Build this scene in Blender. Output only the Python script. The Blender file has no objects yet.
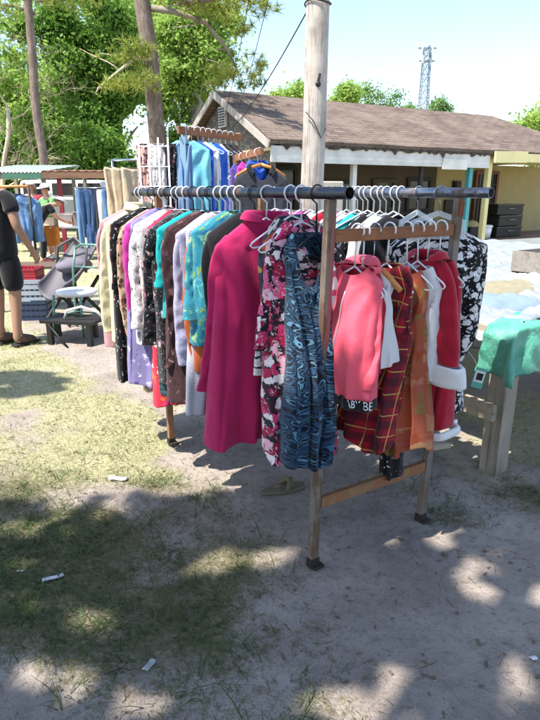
import bpy, math, random
import numpy as np
from mathutils import Vector, Matrix, noise as mn

# ------------------------------------------------------------------ camera, light, exposure
SC = bpy.context.scene
COL = SC.collection
CAM_H = 1.55
PITCH = math.radians(16.6)
cam_d = bpy.data.cameras.new('camera')
cam_d.sensor_fit = 'VERTICAL'; cam_d.sensor_height = 36.0
cam_d.lens = 36.0*565/720
cam_d.clip_end = 3000; cam_d.clip_start = 0.05
cam = bpy.data.objects.new('camera', cam_d); COL.objects.link(cam)
cam.location = (0, 0, CAM_H); cam.rotation_euler = (math.pi/2-PITCH, 0, 0)
SC.camera = cam

SUN_EL = math.radians(62)
SUN_H = Vector((-0.80, -0.60, 0)).normalized()          # where the sun stands, seen from above
SUN_V = Vector((SUN_H.x*math.cos(SUN_EL), SUN_H.y*math.cos(SUN_EL), math.sin(SUN_EL)))
world = bpy.data.worlds.new('World'); SC.world = world; world.use_nodes = True
wn = world.node_tree.nodes; wl = world.node_tree.links
sky = wn.new('ShaderNodeTexSky'); sky.sky_type = 'NISHITA'; sky.sun_disc = False
sky.sun_elevation = SUN_EL; sky.sun_rotation = math.atan2(SUN_H.x, SUN_H.y)
sky.air_density = 1.0; sky.dust_density = 0.8; sky.ozone_density = 1.0
wl.new(sky.outputs[0], wn['Background'].inputs[0]); wn['Background'].inputs[1].default_value = 0.15
sun_d = bpy.data.lights.new('sun', 'SUN'); sun_d.energy = 4.3; sun_d.angle = math.radians(0.55)
sun_d.color = (1.0, 0.95, 0.87)
sun = bpy.data.objects.new('sun', sun_d); COL.objects.link(sun)
sun.rotation_euler = SUN_V.to_track_quat('Z', 'Y').to_euler()
sun.location = SUN_V*30
vs = SC.view_settings
vs.view_transform = 'Standard'; vs.look = 'None'; vs.gamma = 1.0; vs.use_curve_mapping = False
vs.exposure = 1.33

R = random.Random(7)
PI = math.pi

# ------------------------------------------------------------------ numpy value noise
def _h(ix, iy, s):
    n = (ix*374761393 + iy*668265263 + s*974634777) & 0x7fffffff
    n = ((n ^ (n >> 13))*1274126177) & 0x7fffffff
    return ((n ^ (n >> 16)) & 0xffff)/65535.0
def vnoise(x, y, s=0):
    x = np.asarray(x, float); y = np.asarray(y, float)
    ix = np.floor(x).astype(np.int64); iy = np.floor(y).astype(np.int64)
    fx = x-ix; fy = y-iy
    fx = fx*fx*(3-2*fx); fy = fy*fy*(3-2*fy)
    a = _h(ix, iy, s); b = _h(ix+1, iy, s); c = _h(ix, iy+1, s); d = _h(ix+1, iy+1, s)
    return (a*(1-fx)+b*fx)*(1-fy)+(c*(1-fx)+d*fx)*fy
def fbm(x, y, s=0, o=4):
    r = 0; a = .5; t = 0
    for i in range(o):
        r = r+a*vnoise(x*2**i, y*2**i, s+i*17); t += a; a *= .5
    return r/t
def sstep(a, b, x):
    t = np.clip((np.asarray(x, float)-a)/(b-a), 0, 1); return t*t*(3-2*t)

# ------------------------------------------------------------------ materials
def lin(h):
    h = h.lstrip('#'); o = []
    for i in (0, 2, 4):
        v = int(h[i:i+2], 16)/255
        o.append(v/12.92 if v <= .04045 else ((v+.055)/1.055)**2.4)
    return (*o, 1.0)
class NT:
    def __init__(s, name):
        s.m = bpy.data.materials.new(name); s.m.use_nodes = True
        s.n = s.m.node_tree.nodes; s.l = s.m.node_tree.links; s.b = s.n['Principled BSDF']
    def node(s, t, **k):
        n = s.n.new(t)
        for a, v in k.items(): setattr(n, a, v)
        return n
    def set(s, sock, v):
        if isinstance(v, bpy.types.NodeSocket): s.l.new(v, sock)
        elif isinstance(v, str): sock.default_value = lin(v)
        else: sock.default_value = v
    def coord(s, k='Object'): return s.node('ShaderNodeTexCoord').outputs[k]
    def mapping(s, v, scale=(1, 1, 1), rot=(0, 0, 0), loc=(0, 0, 0)):
        n = s.node('ShaderNodeMapping'); s.l.new(v, n.inputs[0])
        n.inputs['Scale'].default_value = scale; n.inputs['Rotation'].default_value = rot; n.inputs['Location'].default_value = loc
        return n.outputs[0]
    def noise(s, v, scale, detail=4, rough=.55, out='Fac', dist=0):
        n = s.node('ShaderNodeTexNoise'); s.l.new(v, n.inputs['Vector'])
        n.inputs['Scale'].default_value = scale; n.inputs['Detail'].default_value = detail
        n.inputs['Roughness'].default_value = rough; n.inputs['Distortion'].default_value = dist
        return n.outputs[out]
    def voro(s, v, scale, feature='F1', rand=1.0):
        n = s.node('ShaderNodeTexVoronoi'); n.feature = feature; s.l.new(v, n.inputs['Vector'])
        n.inputs['Scale'].default_value = scale; n.inputs['Randomness'].default_value = rand
        return n
    def wave(s, v, scale, dist=0, detail=2, dscale=1, typ='BANDS', axis='X', prof='SIN'):
        n = s.node('ShaderNodeTexWave'); n.wave_type = typ; n.wave_profile = prof
        if typ == 'BANDS': n.bands_direction = axis
        s.l.new(v, n.inputs['Vector']); n.inputs['Scale'].default_value = scale
        n.inputs['Distortion'].default_value = dist; n.inputs['Detail'].default_value = detail; n.inputs['Detail Scale'].default_value = dscale
        return n.outputs['Fac']
    def ramp(s, f, stops, interp='LINEAR'):
        n = s.node('ShaderNodeValToRGB'); n.color_ramp.interpolation = interp
        e = n.color_ramp.elements
        while len(e) < len(stops): e.new(.5)
        for i, (p, c) in enumerate(stops):
            e[i].position = p; e[i].color = lin(c) if isinstance(c, str) else (c, c, c, 1)
        s.l.new(f, n.inputs[0]); return n.outputs[0]
    def mix(s, f, a, b, blend='MIX'):
        n = s.node('ShaderNodeMix', data_type='RGBA', blend_type=blend)
        s.set(n.inputs[0], f); s.set(n.inputs[6], a); s.set(n.inputs[7], b); return n.outputs[2]
    def math(s, op, a, b=0.0, clamp=False):
        n = s.node('ShaderNodeMath', operation=op); n.use_clamp = clamp
        s.set(n.inputs[0], a); s.set(n.inputs[1], b); return n.outputs[0]
    def vadd(s, a, b, k):
        m = s.node('ShaderNodeVectorMath', operation='SUBTRACT'); s.l.new(b, m.inputs[0]); m.inputs[1].default_value = (.5, .5, .5)
        n = s.node('ShaderNodeVectorMath', operation='SCALE'); s.l.new(m.outputs[0], n.inputs[0]); n.inputs['Scale'].default_value = k
        q = s.node('ShaderNodeVectorMath', operation='ADD'); s.l.new(a, q.inputs[0]); s.l.new(n.outputs[0], q.inputs[1]); return q.outputs[0]
    def bump(s, h, strength=.3, dist=.01):
        n = s.node('ShaderNodeBump'); n.inputs['Strength'].default_value = strength; n.inputs['Distance'].default_value = dist
        if s.b.inputs['Normal'].is_linked: s.l.new(s.b.inputs['Normal'].links[0].from_socket, n.inputs['Normal'])
        s.l.new(h, n.inputs['Height']); s.l.new(n.outputs[0], s.b.inputs['Normal'])
    def fin(s, col=None, rough=None, metal=None, spec=None):
        if col is not None: s.set(s.b.inputs['Base Color'], col)
        if rough is not None: s.set(s.b.inputs['Roughness'], rough)
        if metal is not None: s.set(s.b.inputs['Metallic'], metal)
        if spec is not None: s.b.inputs['Specular IOR Level'].default_value = spec
        return s.m

def m_plain(name, col, rough=.6, var=.25, scale=6, metal=0, bump=.1, bscale=40, dark=None):
    t = NT(name); c = t.coord()
    n = t.noise(c, scale, 6, .6)
    d = dark or '#000000'
    base = t.mix(t.math('MULTIPLY', t.ramp(n, [(.3, 0.0), (.75, 1.0)]), var), col, d)
    t.bump(t.noise(c, bscale, 5), bump, .01)
    return t.fin(base, rough, metal)

def m_wood(name, light, dark, axis='Z', scale=1.0, rough=.85, paint=None):
    t = NT(name); c = t.coord()
    st = {'Z': (22, 22, 1.2), 'X': (1.2, 22, 22), 'Y': (22, 1.2, 22)}[axis]
    v = t.mapping(c, tuple(a*scale for a in st))
    n = t.noise(v, 1.6, 8, .65, dist=.3)
    n2 = t.noise(c, 3.0*scale, 5, .6)
    col = t.ramp(n, [(.28, dark), (.48, light), (.8, light)])
    col = t.mix(t.math('MULTIPLY', t.ramp(n2, [(.42, 0.0), (.7, 1.0)]), .6), col, dark)
    if paint:
        col = t.mix(t.ramp(t.noise(t.mapping(c, (6, 6, 2)), 2.2, 6, .7), [(.47, 0.0), (.53, 1.0)]), col, paint)
    t.bump(n, .5, .004)
    return t.fin(col, rough)

def m_metal(name, col, rust, amount=.5, rough=.35, metal=.9):
    t = NT(name); c = t.coord()
    n = t.noise(c, 9, 8, .68); n2 = t.noise(c, 70, 5, .6)
    f = t.ramp(t.math('ADD', n, t.math('MULTIPLY', t.math('SUBTRACT', n2, .5), .25)), [(max(.02, .62-amount*.35), 0.0), (.74-amount*.3, 1.0)])
    t.bump(t.math('MULTIPLY', f, n2), .5, .003)
    t.fin(t.mix(f, col, rust), None, None)
    t.set(t.b.inputs['Roughness'], t.math('ADD', t.math('MULTIPLY', f, .5), rough))
    t.set(t.b.inputs['Metallic'], t.math('MULTIPLY', t.math('SUBTRACT', 1.0, f), metal))
    return t.m

def cloth_base(t, col, uv, rough=.9, sheen=.15, thin=.12, inner=None):
    if inner:
        g = t.node('ShaderNodeNewGeometry'); col = t.mix(g.outputs['Backfacing'], col, inner)
    c = t.coord()
    t.bump(t.noise(c, 11, 3, .5), .30, .02)
    t.bump(t.noise(t.mapping(c, (1, 1, .45), (.25, .2, .1)), 34, 4, .6, dist=.6), .30, .008)
    t.bump(t.noise(t.mapping(uv, (1, .25, 1)), 28, 3, .5), .18, .012)
    t.bump(t.noise(uv, 420, 2, .6), .12, .002)
    t.fin(col, rough, None, .25)
    t.b.inputs['Sheen Weight'].default_value = sheen; t.b.inputs['Sheen Roughness'].default_value = .5
    if thin:
        tr = t.node('ShaderNodeBsdfTranslucent'); t.set(tr.inputs[0], col)
        mx = t.node('ShaderNodeMixShader'); mx.inputs[0].default_value = thin
        t.l.new(t.b.outputs[0], mx.inputs[1]); t.l.new(tr.outputs[0], mx.inputs[2])
        t.l.new(mx.outputs[0], t.n['Material Output'].inputs[0])
    return t.m

def f_plain(name, col, dark=None, **k):
    t = NT(name); uv = t.coord('UV')
    n = t.noise(t.coord(), 5, 5, .6)
    c = t.mix(t.math('MULTIPLY', t.ramp(n, [(.35, 0.0), (.7, 1.0)]), .35), col, dark or col)
    return cloth_base(t, c, uv, **k)

def f_print(name, base, pal, scale=14, cover=.42, petals=True, second=None, warp=.05, **k):
    """petal-like blotches in the palette's colours on a base colour"""
    t = NT(name); uv = t.coord('UV')
    v = t.vadd(uv, t.noise(uv, scale*.9, 4, .6, out='Color'), warp)
    vo = t.voro(v, scale, 'F1', 1.0)
    d = vo.outputs['Distance']
    if petals:
        sub = t.voro(v, scale*2.6, 'F1', 1.0)
        d = t.math('ADD', d, t.math('MULTIPLY', sub.outputs['Distance'], .45))
    sep = t.node('ShaderNodeSeparateColor'); t.l.new(vo.outputs['Color'], sep.inputs[0])
    st = [(i/len(pal), p) for i, p in enumerate(pal)]
    pc = t.ramp(sep.outputs[0], st, 'CONSTANT')
    inner = t.ramp(sep.outputs[1], st, 'CONSTANT')
    pc = t.mix(t.ramp(d, [(cover*.35, 1.0), (cover*.42, 0.0)]), pc, inner)
    col = t.mix(t.ramp(d, [(cover, 1.0), (cover+.07, 0.0)]), base, pc)
    if second:
        v2 = t.voro(t.vadd(uv, t.noise(uv, scale*2, 3, .6, out='Color'), warp), scale*2.3, 'F1', 1.0)
        sep2 = t.node('ShaderNodeSeparateColor'); t.l.new(v2.outputs['Color'], sep2.inputs[0])
        on = t.math('MULTIPLY', t.ramp(v2.outputs['Distance'], [(.26, 1.0), (.32, 0.0)]), t.ramp(sep2.outputs[2], [(.45, 0.0), (.5, 1.0)]))
        col = t.mix(on, col, second)
    return cloth_base(t, col, uv, **k)

def f_leopard(name, tan, ring, dark, scale=24, **k):
    t = NT(name); uv = t.coord('UV')
    v = t.vadd(uv, t.noise(uv, scale, 4, .6, out='Color'), .02)
    d = t.voro(v, scale, 'F1', .9).outputs['Distance']
    n = t.noise(v, scale*1.3, 3)
    ringm = t.math('MULTIPLY', t.ramp(d, [(.22, 0.0), (.27, 1.0), (.42, 1.0), (.48, 0.0)]), t.ramp(n, [(.40, 0.0), (.46, 1.0)]))
    col = t.mix(t.ramp(d, [(.2, 1.0), (.3, 0.0)]), tan, ring)
    return cloth_base(t, t.mix(ringm, col, dark), uv, **k)

def f_paisley(name, cols, scale=5, **k):
    t = NT(name); uv = t.coord('UV')
    v = t.vadd(uv, t.noise(uv, scale*1.5, 3, .5, out='Color'), .16)
    w = t.wave(v, scale*2.4, 9, 2.0, 1.6, 'RINGS')
    vo = t.voro(v, scale*2.2, 'SMOOTH_F1', 1.0).outputs['Distance']
    s2 = t.math('FRACT', t.math('ADD', t.math('MULTIPLY', vo, 5.5), t.math('MULTIPLY', w, .45)))
    col = t.ramp(s2, [(i/len(cols), c) for i, c in enumerate(cols)], 'CONSTANT')
    return cloth_base(t, col, uv, **k)

def f_plaid(name, base, dark, line, scale=9, **k):
    t = NT(name); uv = t.coord('UV')
    sx = t.node('ShaderNodeSeparateXYZ'); t.l.new(t.mapping(uv, (1, 1, 1), (0, 0, .12)), sx.inputs[0])
    def band(o, a, b, ph=0):
        f = t.math('FRACT', t.math('ADD', t.math('MULTIPLY', o, scale), ph))
        return t.math('MULTIPLY', t.math('GREATER_THAN', f, a), t.math('LESS_THAN', f, b))
    col = base if isinstance(base, str) else base
    c = t.mix(t.math('MULTIPLY', band(sx.outputs[0], .1, .5), .6), base, dark)
    c = t.mix(t.math('MULTIPLY', band(sx.outputs[1], .1, .5), .6), c, dark)
    for o in (0, 1):
        c = t.mix(t.math('MULTIPLY', band(sx.outputs[o], .72, .77), .8), c, line)
        c = t.mix(t.math('MULTIPLY', band(sx.outputs[o], .28, .31), .7), c, '#20242c')
    return cloth_base(t, c, uv, **k)

def f_stripe(name, cols, scale=20, axis=1, warp=.01, **k):
    t = NT(name); uv = t.coord('UV')
    sx = t.node('ShaderNodeSeparateXYZ'); t.l.new(t.vadd(uv, t.noise(uv, 8, 3, .5, out='Color'), warp), sx.inputs[0])
    f = t.math('FRACT', t.math('MULTIPLY', sx.outputs[axis], scale))
    return cloth_base(t, t.ramp(f, [(i/len(cols), c) for i, c in enumerate(cols)], 'CONSTANT'), uv, **k)

def m_leaf(name, cols, trans=.35, scale=.6):
    t = NT(name); c = t.coord()
    n = t.noise(c, scale, 4, .6); n2 = t.noise(c, scale*14, 2, .5)
    f = t.math('ADD', t.math('MULTIPLY', n, .55), t.math('MULTIPLY', n2, .45))
    col = t.ramp(f, [(.3, cols[0]), (.5, cols[1]), (.68, cols[2])])
    t.fin(col, .55, None, .3)
    tr = t.node('ShaderNodeBsdfTranslucent'); t.set(tr.inputs[0], col)
    mx = t.node('ShaderNodeMixShader'); mx.inputs[0].default_value = trans
    t.l.new(t.b.outputs[0], mx.inputs[1]); t.l.new(tr.outputs[0], mx.inputs[2]); t.l.new(mx.outputs[0], t.n['Material Output'].inputs[0])
    return t.m

M = {}
M['pipe_dark'] = m_metal('dark_painted_pipe', '#3c4350', '#4b3a33', .42, .28, .85)
M['pipe_chrome'] = m_metal('galvanised_pipe', '#9aa2ac', '#6b5a50', .30, .18, .95)
M['post_steel'] = m_wood('grey_post', '#7a7067', '#463930', 'Z', 1.0, .8, '#664e3c')
M['post_red'] = m_wood('grey_flaked_post', '#7a6c60', '#433228', 'Z', 1.2, .8, '#5f4838')
M['rust_board'] = m_wood('rusty_board', '#94603f', '#543423', 'X', .9, .85)
M['rust_board_y'] = m_wood('weathered_brown_board', '#8d6a48', '#4e3b2a', 'X', .9, .85, '#84583a')
M['black_iron'] = m_plain('black_iron', '#15130f', .6, .3)
M['wood_grey'] = m_wood('weathered_grey_wood', '#978c7e', '#4c443b', 'Z', .8)
M['wood_grey_x'] = m_wood('weathered_grey_board', '#a89b88', '#5d5245', 'X', .8)
M['pole_wood'] = m_wood('pale_pole_wood', '#b5aca2', '#5f554b', 'Z', 1.3)
M['hang_white'] = m_plain('white_plastic', '#e4e4e6', .35, .05)
M['hang_black'] = m_plain('black_plastic', '#101114', .35, .05)
M['hang_wood'] = m_wood('orange_hanger_wood', '#c98642', '#9a5f2a', 'X', 2, .4)
def m_clear():
    t = NT('clear_plastic'); t.fin('#e6edf0', .12, None, .5)
    t.b.inputs['Alpha'].default_value = .42; return t.m
M['hang_clear'] = m_clear()

# ------------------------------------------------------------------ mesh helpers
def link(name, mesh, mat=None, parent=None, loc=None):
    o = bpy.data.objects.new(name, mesh); COL.objects.link(o)
    if mat is not None:
        for mm in (mat if isinstance(mat, (list, tuple)) else [mat]): mesh.materials.append(mm)
    if parent is not None: o.parent = parent
    if loc is not None: o.location = loc
    return o
def tag(o, label=None, cat=None, group=None, kind=None):
    if label: o['label'] = label
    if cat: o['category'] = cat
    if group: o['group'] = group
    if kind: o['kind'] = kind
    return o
def thing(name, label, cat, loc=(0, 0, 0), rotz=0, group=None):
    o = bpy.data.objects.new(name, None); COL.objects.link(o); o.empty_display_size = .1
    o.location = loc; o.rotation_euler = (0, 0, rotz)
    return tag(o, label, cat, group)
def np_mesh(name, V, F, smooth=False):
    V = np.ascontiguousarray(V, dtype=np.float32); F = np.ascontiguousarray(F, dtype=np.int32)
    me = bpy.data.meshes.new(name); n, k = F.shape
    me.vertices.add(len(V)); me.vertices.foreach_set('co', V.ravel())
    me.loops.add(n*k); me.loops.foreach_set('vertex_index', F.ravel())
    me.polygons.add(n); me.polygons.foreach_set('loop_start', np.arange(0, n*k, k, dtype=np.int32))
    me.polygons.foreach_set('loop_total', np.full(n, k, dtype=np.int32))
    if smooth: me.polygons.foreach_set('use_smooth', np.ones(n, dtype=bool))
    me.update(calc_edges=True); return me
class MB:
    """collects simple solids into ONE mesh"""
    def __init__(s): s.v = []; s.f = []; s.uv = {}; s.sm = []; s.mi = []; s.cur = 0
    def _add(s, vs, fs, smooth=False):
        b = len(s.v); s.v += [tuple(v) for v in vs]
        for f in fs: s.f.append(tuple(i+b for i in f)); s.sm.append(smooth); s.mi.append(s.cur)
        return b
    def box(s, c, size, rot=None, bev=0):
        hx, hy, hz = (d/2 for d in size); c = Vector(c)
        m = Matrix.Identity(3) if rot is None else (Matrix.Rotation(rot, 3, 'Z') if isinstance(rot, (int, float)) else rot)
        P = [(-1, -1, -1), (1, -1, -1), (1, 1, -1), (-1, 1, -1), (-1, -1, 1), (1, -1, 1), (1, 1, 1), (-1, 1, 1)]
        s._add([c+m @ Vector((x*hx, y*hy, z*hz)) for x, y, z in P],
               [(3, 2, 1, 0), (4, 5, 6, 7), (0, 1, 5, 4), (1, 2, 6, 5), (2, 3, 7, 6), (3, 0, 4, 7)]); return s
    def beam(s, a, b, w, h, up=(0, 0, 1)):
        a, b = Vector(a), Vector(b); d = (b-a); L = d.length; d.normalize()
        u = Vector(up)
        if abs(u.dot(d)) > .98: u = Vector((1, 0, 0))
        x = d.cross(u).normalized(); z = x.cross(d)
        m = Matrix((x, d, z)).transposed()
        return s.box((a+b)/2, (w, L, h), m)
    def tube(s, pts, rad, n=8, cap=True, smooth=True):
        pts = [Vector(p) for p in pts]
        if not isinstance(rad, (list, tuple)): rad = [rad]*len(pts)
        t0 = (pts[1]-pts[0]).normalized()
        u = Vector((0, 0, 1)) if abs(t0.z) < .9 else Vector((1, 0, 0))
        x = t0.cross(u).normalized(); rings = []; vs = []
        for i, p in enumerate(pts):
            t = (pts[min(i+1, len(pts)-1)]-pts[max(i-1, 0)]).normalized()
            x = (x-t*x.dot(t)).normalized(); y = t.cross(x)
            for k in range(n):
                a = 2*PI*k/n; vs.append(p+(x*math.cos(a)+y*math.sin(a))*rad[i])
        fs = []
        for i in range(len(pts)-1):
            for k in range(n):
                fs.append((i*n+k, i*n+(k+1) % n, (i+1)*n+(k+1) % n, (i+1)*n+k))
        b = s._add(vs, fs, smooth)
        if cap:
            s.f.append(tuple(b+k for k in range(n))[::-1]); s.sm.append(False); s.mi.append(s.cur)
            e = b+(len(pts)-1)*n
            s.f.append(tuple(e+k for k in range(n))); s.sm.append(False); s.mi.append(s.cur)
        return s
    def quad(s, pts): s._add(pts, [tuple(range(len(pts)))]); return s
    def prism(s, poly, z0, z1):
        n = len(poly); vs = [(x, y, z0) for x, y in poly]+[(x, y, z1) for x, y in poly]
        fs = [tuple(range(n))[::-1], tuple(range(n, 2*n))]+[(i, (i+1) % n, n+(i+1) % n, n+i) for i in range(n)]
        s._add(vs, fs); return s
    def ball(s, c, r, n=10, m=7, scale=(1, 1, 1)):
        c = Vector(c); vs = []; fs = []
        for i in range(m+1):
            th = PI*i/m
            for k in range(n):
                a = 2*PI*k/n
                vs.append((c.x+r*scale[0]*math.sin(th)*math.cos(a), c.y+r*scale[1]*math.sin(th)*math.sin(a), c.z+r*scale[2]*math.cos(th)))
        for i in range(m):
            for k in range(n): fs.append((i*n+k, (i+1)*n+k, (i+1)*n+(k+1) % n, i*n+(k+1) % n))
        s._add(vs, fs, True); return s
    def build(s, name, mat, parent=None, origin=None, bevel=0):
        o0 = Vector(origin) if origin is not None else (Vector((0, 0, 0)))
        me = bpy.data.meshes.new(name)
        me.from_pydata([tuple(Vector(v)-o0) for v in s.v], [], s.f)
        me.polygons.foreach_set('use_smooth', s.sm); me.polygons.foreach_set('material_index', s.mi)
        me.update()
        o = link(name, me, mat, parent, origin if parent is None else None)
        if bevel:
            b = o.modifiers.new('bevel', 'BEVEL'); b.width = bevel; b.segments = 2; b.limit_method = 'ANGLE'
        return o
def wb(mb, name, mat, root, bevel=0):
    """build a part given in world coordinates under an unrotated root"""
    o0 = Vector(root.location); me = mb.build(name, mat, root, None, bevel)
    me.data.transform(Matrix.Translation(-o0)); return me
def copy_thing(src, loc, rotz=None, label=None, group=None):
    c = src.copy(); COL.objects.link(c); c.location = loc
    if rotz is not None: c.rotation_euler = (0, 0, rotz)
    for ch in list(src.children):
        d = ch.copy(); COL.objects.link(d); d.parent = c
        for g in ch.children:
            e = g.copy(); COL.objects.link(e); e.parent = d
    if label: c['label'] = label
    if group: c['group'] = group
    return c

# ------------------------------------------------------------------ ground
D2 = Vector((-.566, .825)); W2 = Vector((.8247, .566))      # along the pipes / across the rack
def gz(x, y):
    near = np.exp(-(np.asarray(x, float)**2+(np.asarray(y, float)-3)**2)/90)
    return ((fbm(np.asarray(x)*2.2, np.asarray(y)*2.2, 3, 4)-.5)*.065+(fbm(np.asarray(x)*7, np.asarray(y)*7, 8, 2)-.5)*.03)*near
def gdens(x, y):
    x = np.asarray(x, float); y = np.asarray(y, float)
    u = (x-.195)*W2.x+(y-2.09)*W2.y                      # distance to the right of the front pipe
    field = sstep(.25, -.25, u)*sstep(2.2, 3.2, y)*.62   # sunny field on the left
    fore = .31*sstep(.7, -.4, x)*sstep(3.2, 2.0, y)
    right = .14*sstep(-.2, .6, u)
    far = .7*sstep(5.5, 9, y)
    b = np.maximum(np.maximum(field, fore), np.maximum(right, far))
    n = fbm(x*1.1+5, y*1.1, 21, 4); n2 = fbm(x*4.5, y*4.5, 33, 3)
    return np.clip(b+(n-.5)*(1.5+.9*sstep(3.3, 2.6, y))+(n2-.5)*.9, 0, 1)*sstep(0, .12, b)
def build_ground():
    N = 440; u = np.linspace(-1, 1, N)
    gx = np.sinh(u*6.3)/np.sinh(6.3)*400; gy = 2.6+np.sinh(u*6.3)/np.sinh(6.3)*400
    X, Y = np.meshgrid(gx, gy); Z = gz(X, Y)
    V = np.stack([X.ravel(), Y.ravel(), Z.ravel()], 1)
    i = np.arange(N*N).reshape(N, N)
    F = np.stack([i[:-1, :-1].ravel(), i[:-1, 1:].ravel(), i[1:, 1:].ravel(), i[1:, :-1].ravel()], 1)
    me = np_mesh('ground', V, F, True)
    at = me.attributes.new('grass_cover', 'FLOAT', 'POINT'); at.data.foreach_set('value', gdens(X.ravel(), Y.ravel()).astype(np.float32))
    at = me.attributes.new('near_sward', 'FLOAT', 'POINT'); at.data.foreach_set('value', sstep(3.15, 2.5, Y.ravel()+.9*(fbm(X.ravel()*1.5, Y.ravel()*1.5, 41, 3)-.5)).astype(np.float32))
    t = NT('sandy_ground'); c = t.coord()
    a = t.node('ShaderNodeAttribute'); a.attribute_name = 'grass_cover'
    n = t.noise(c, 1.3, 8, .62); n2 = t.noise(c, 26, 6, .65); n3 = t.noise(c, 130, 4, .6)
    sand = t.ramp(n, [(.3, '#796f67'), (.5, '#988d84'), (.72, '#b1a69b')])
    sand = t.mix(t.math('MULTIPLY', t.ramp(n2, [(.5, 0.0), (.72, 1.0)]), .55), sand, '#6a5c50')
    sand = t.mix(t.math('MULTIPLY', t.ramp(n3, [(.58, 0.0), (.66, 1.0)]), .5), sand, '#4d443a')
    straw = t.ramp(t.noise(t.mapping(c, (1, 1, 1), (0, 0, .6)), 60, 6, .7), [(.3, '#716f48'), (.55, '#a6a27c'), (.75, '#c6c2aa')])
    gr = t.node('ShaderNodeAttribute'); gr.attribute_name = 'near_sward'
    straw = t.mix(gr.outputs['Fac'], straw, t.ramp(t.noise(c, 45, 6, .7), [(.3, '#47442e'), (.55, '#686346'), (.75, '#8e866c')]))  # darker, browner grass tone towards the camera
    f = t.math('ADD', a.outputs['Fac'], t.math('MULTIPLY', t.math('SUBTRACT', n2, .5), .9))
    f2 = t.math('ADD', f, t.math('MULTIPLY', t.math('SUBTRACT', t.noise(c, 95, 3, .7), .5), 1.1))
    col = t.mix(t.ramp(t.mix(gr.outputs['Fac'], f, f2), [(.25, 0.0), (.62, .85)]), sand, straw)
    v = t.voro(c, 7, 'F1').outputs['Distance']
    t.bump(t.noise(c, 7, 7, .65), .55, .05); t.bump(n2, .7, .03); t.bump(n3, .6, .008)
    t.fin(col, .95, None, .15)
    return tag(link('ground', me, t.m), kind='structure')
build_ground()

def build_grass():
    rg = np.random.default_rng(5)
    def pick(n, x0, x1, y0, y1, pw=1.0):
        x = rg.uniform(x0, x1, n); y = rg.uniform(y0, y1, n)
        keep = rg.random(n) < np.clip(gdens(x, y)-.12, 0, 1)**pw*1.1
        return x[keep], y[keep]
    def blades(x, y, h0, h1, wd, lean, clump=1, spread=.03):
        x = np.repeat(x, clump)+rg.normal(0, spread, len(x)*clump); y = np.repeat(y, clump)+rg.normal(0, spread, len(y)*clump)
        n = len(x); z = gz(x, y)-.004
        a = rg.uniform(0, 2*PI, n); h = rg.uniform(h0, h1, n)*rg.uniform(.5, 1, n); l = lean*h*rg.uniform(.4, 1.6, n)
        dx, dy = np.cos(a), np.sin(a); w = wd*rg.uniform(.6, 1.3, n)
        b1 = np.stack([x-dy*w, y+dx*w, z], 1); b2 = np.stack([x+dy*w, y-dx*w, z], 1)
        m1 = np.stack([x+dx*l*.4-dy*w*.8, y+dy*l*.4+dx*w*.8, z+h*.62], 1); m2 = np.stack([x+dx*l*.4+dy*w*.8, y+dy*l*.4-dx*w*.8, z+h*.62], 1)
        tp = np.stack([x+dx*l, y+dy*l, z+h*.92], 1); tp2 = tp+np.stack([dy*w*.15, -dx*w*.15, 0*w], 1)
        V = np.stack([b1, b2, m1, m2, tp, tp2], 1).reshape(-1, 3); i = np.arange(n)*6
        F = np.concatenate([np.stack([i, i+1, i+3, i+2], 1), np.stack([i+2, i+3, i+5, i+4], 1)])
        return V, F
    # short dry sunny grass and the greener, longer shaded tufts near the camera
    A = [blades(*pick(60000, -4.5, .6, 2.85, 6.5), .015, .05, .0016, 1.1),
         blades(*pick(22000, -9, 4, 6, 16), .02, .07, .004, .9)]
    B = [blades(*pick(2300, -2.2, 2.3, .95, 2.85, 1.6), .025, .075, .0022, 2.2, 7, .03),
         blades(*pick(9000, -2.2, 2.3, .95, 3.0, 1.5), .012, .045, .0012, 1.4, 9, .022),
         blades(*pick(2500, -3.5, .3, 2.6, 5.5, 1.8), .015, .04, .0014, 1.2, 8, .025)]
    for pack, mat, nm in ((A, m_leaf('dry_grass', ['#5f6b34', '#92965f', '#bdba98'], .25, 3), 'dry_grass'),
                          (B, m_leaf('green_grass', ['#2b3c1a', '#445829', '#6b7040'], .35, 3), 'green_grass')):
        V = []; F = []; o = 0
        for v, f in pack: V.append(v); F.append(f+o); o += len(v)
        ob = link(nm, np_mesh(nm, np.concatenate(V), np.concatenate(F)), mat)
        tag(ob, {'dry_grass': 'short straw-coloured grass over the sunny field', 'green_grass': 'scattered green tufts growing out of the sand'}[nm], 'grass', kind='stuff')
    # pine needles, leaf bits and twig litter
    n = 3400; x = rg.uniform(-1.8, 2.4, n); y = rg.uniform(1.0, 4.2, n); a = rg.uniform(0, PI, n); L = rg.uniform(.012, .06, n)*.5; w = np.where(rg.random(n) < .22, rg.uniform(.002, .006, n), rg.uniform(.0004, .0011, n)); L = np.where(w > .0015, L*.45, L)
    z = gz(x, y)+.003; dx, dy = np.cos(a), np.sin(a)
    q = [np.stack([x+s*dx*L-t_*dy*w, y+s*dy*L+t_*dx*w, z+rg.uniform(0, .006, n)], 1) for s, t_ in ((-1, -1), (1, -1), (1, 1), (-1, 1))]
    V = np.stack(q, 1).reshape(-1, 3); i = np.arange(n)*4
    tag(link('needle_litter', np_mesh('needle_litter', V, np.stack([i, i+1, i+2, i+3], 1)), m_plain('dry_needle', '#6f5c48', .8, .4, 3)),
        'dry pine needles and twigs strewn over the sand', 'litter', kind='stuff')
build_grass()

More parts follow.
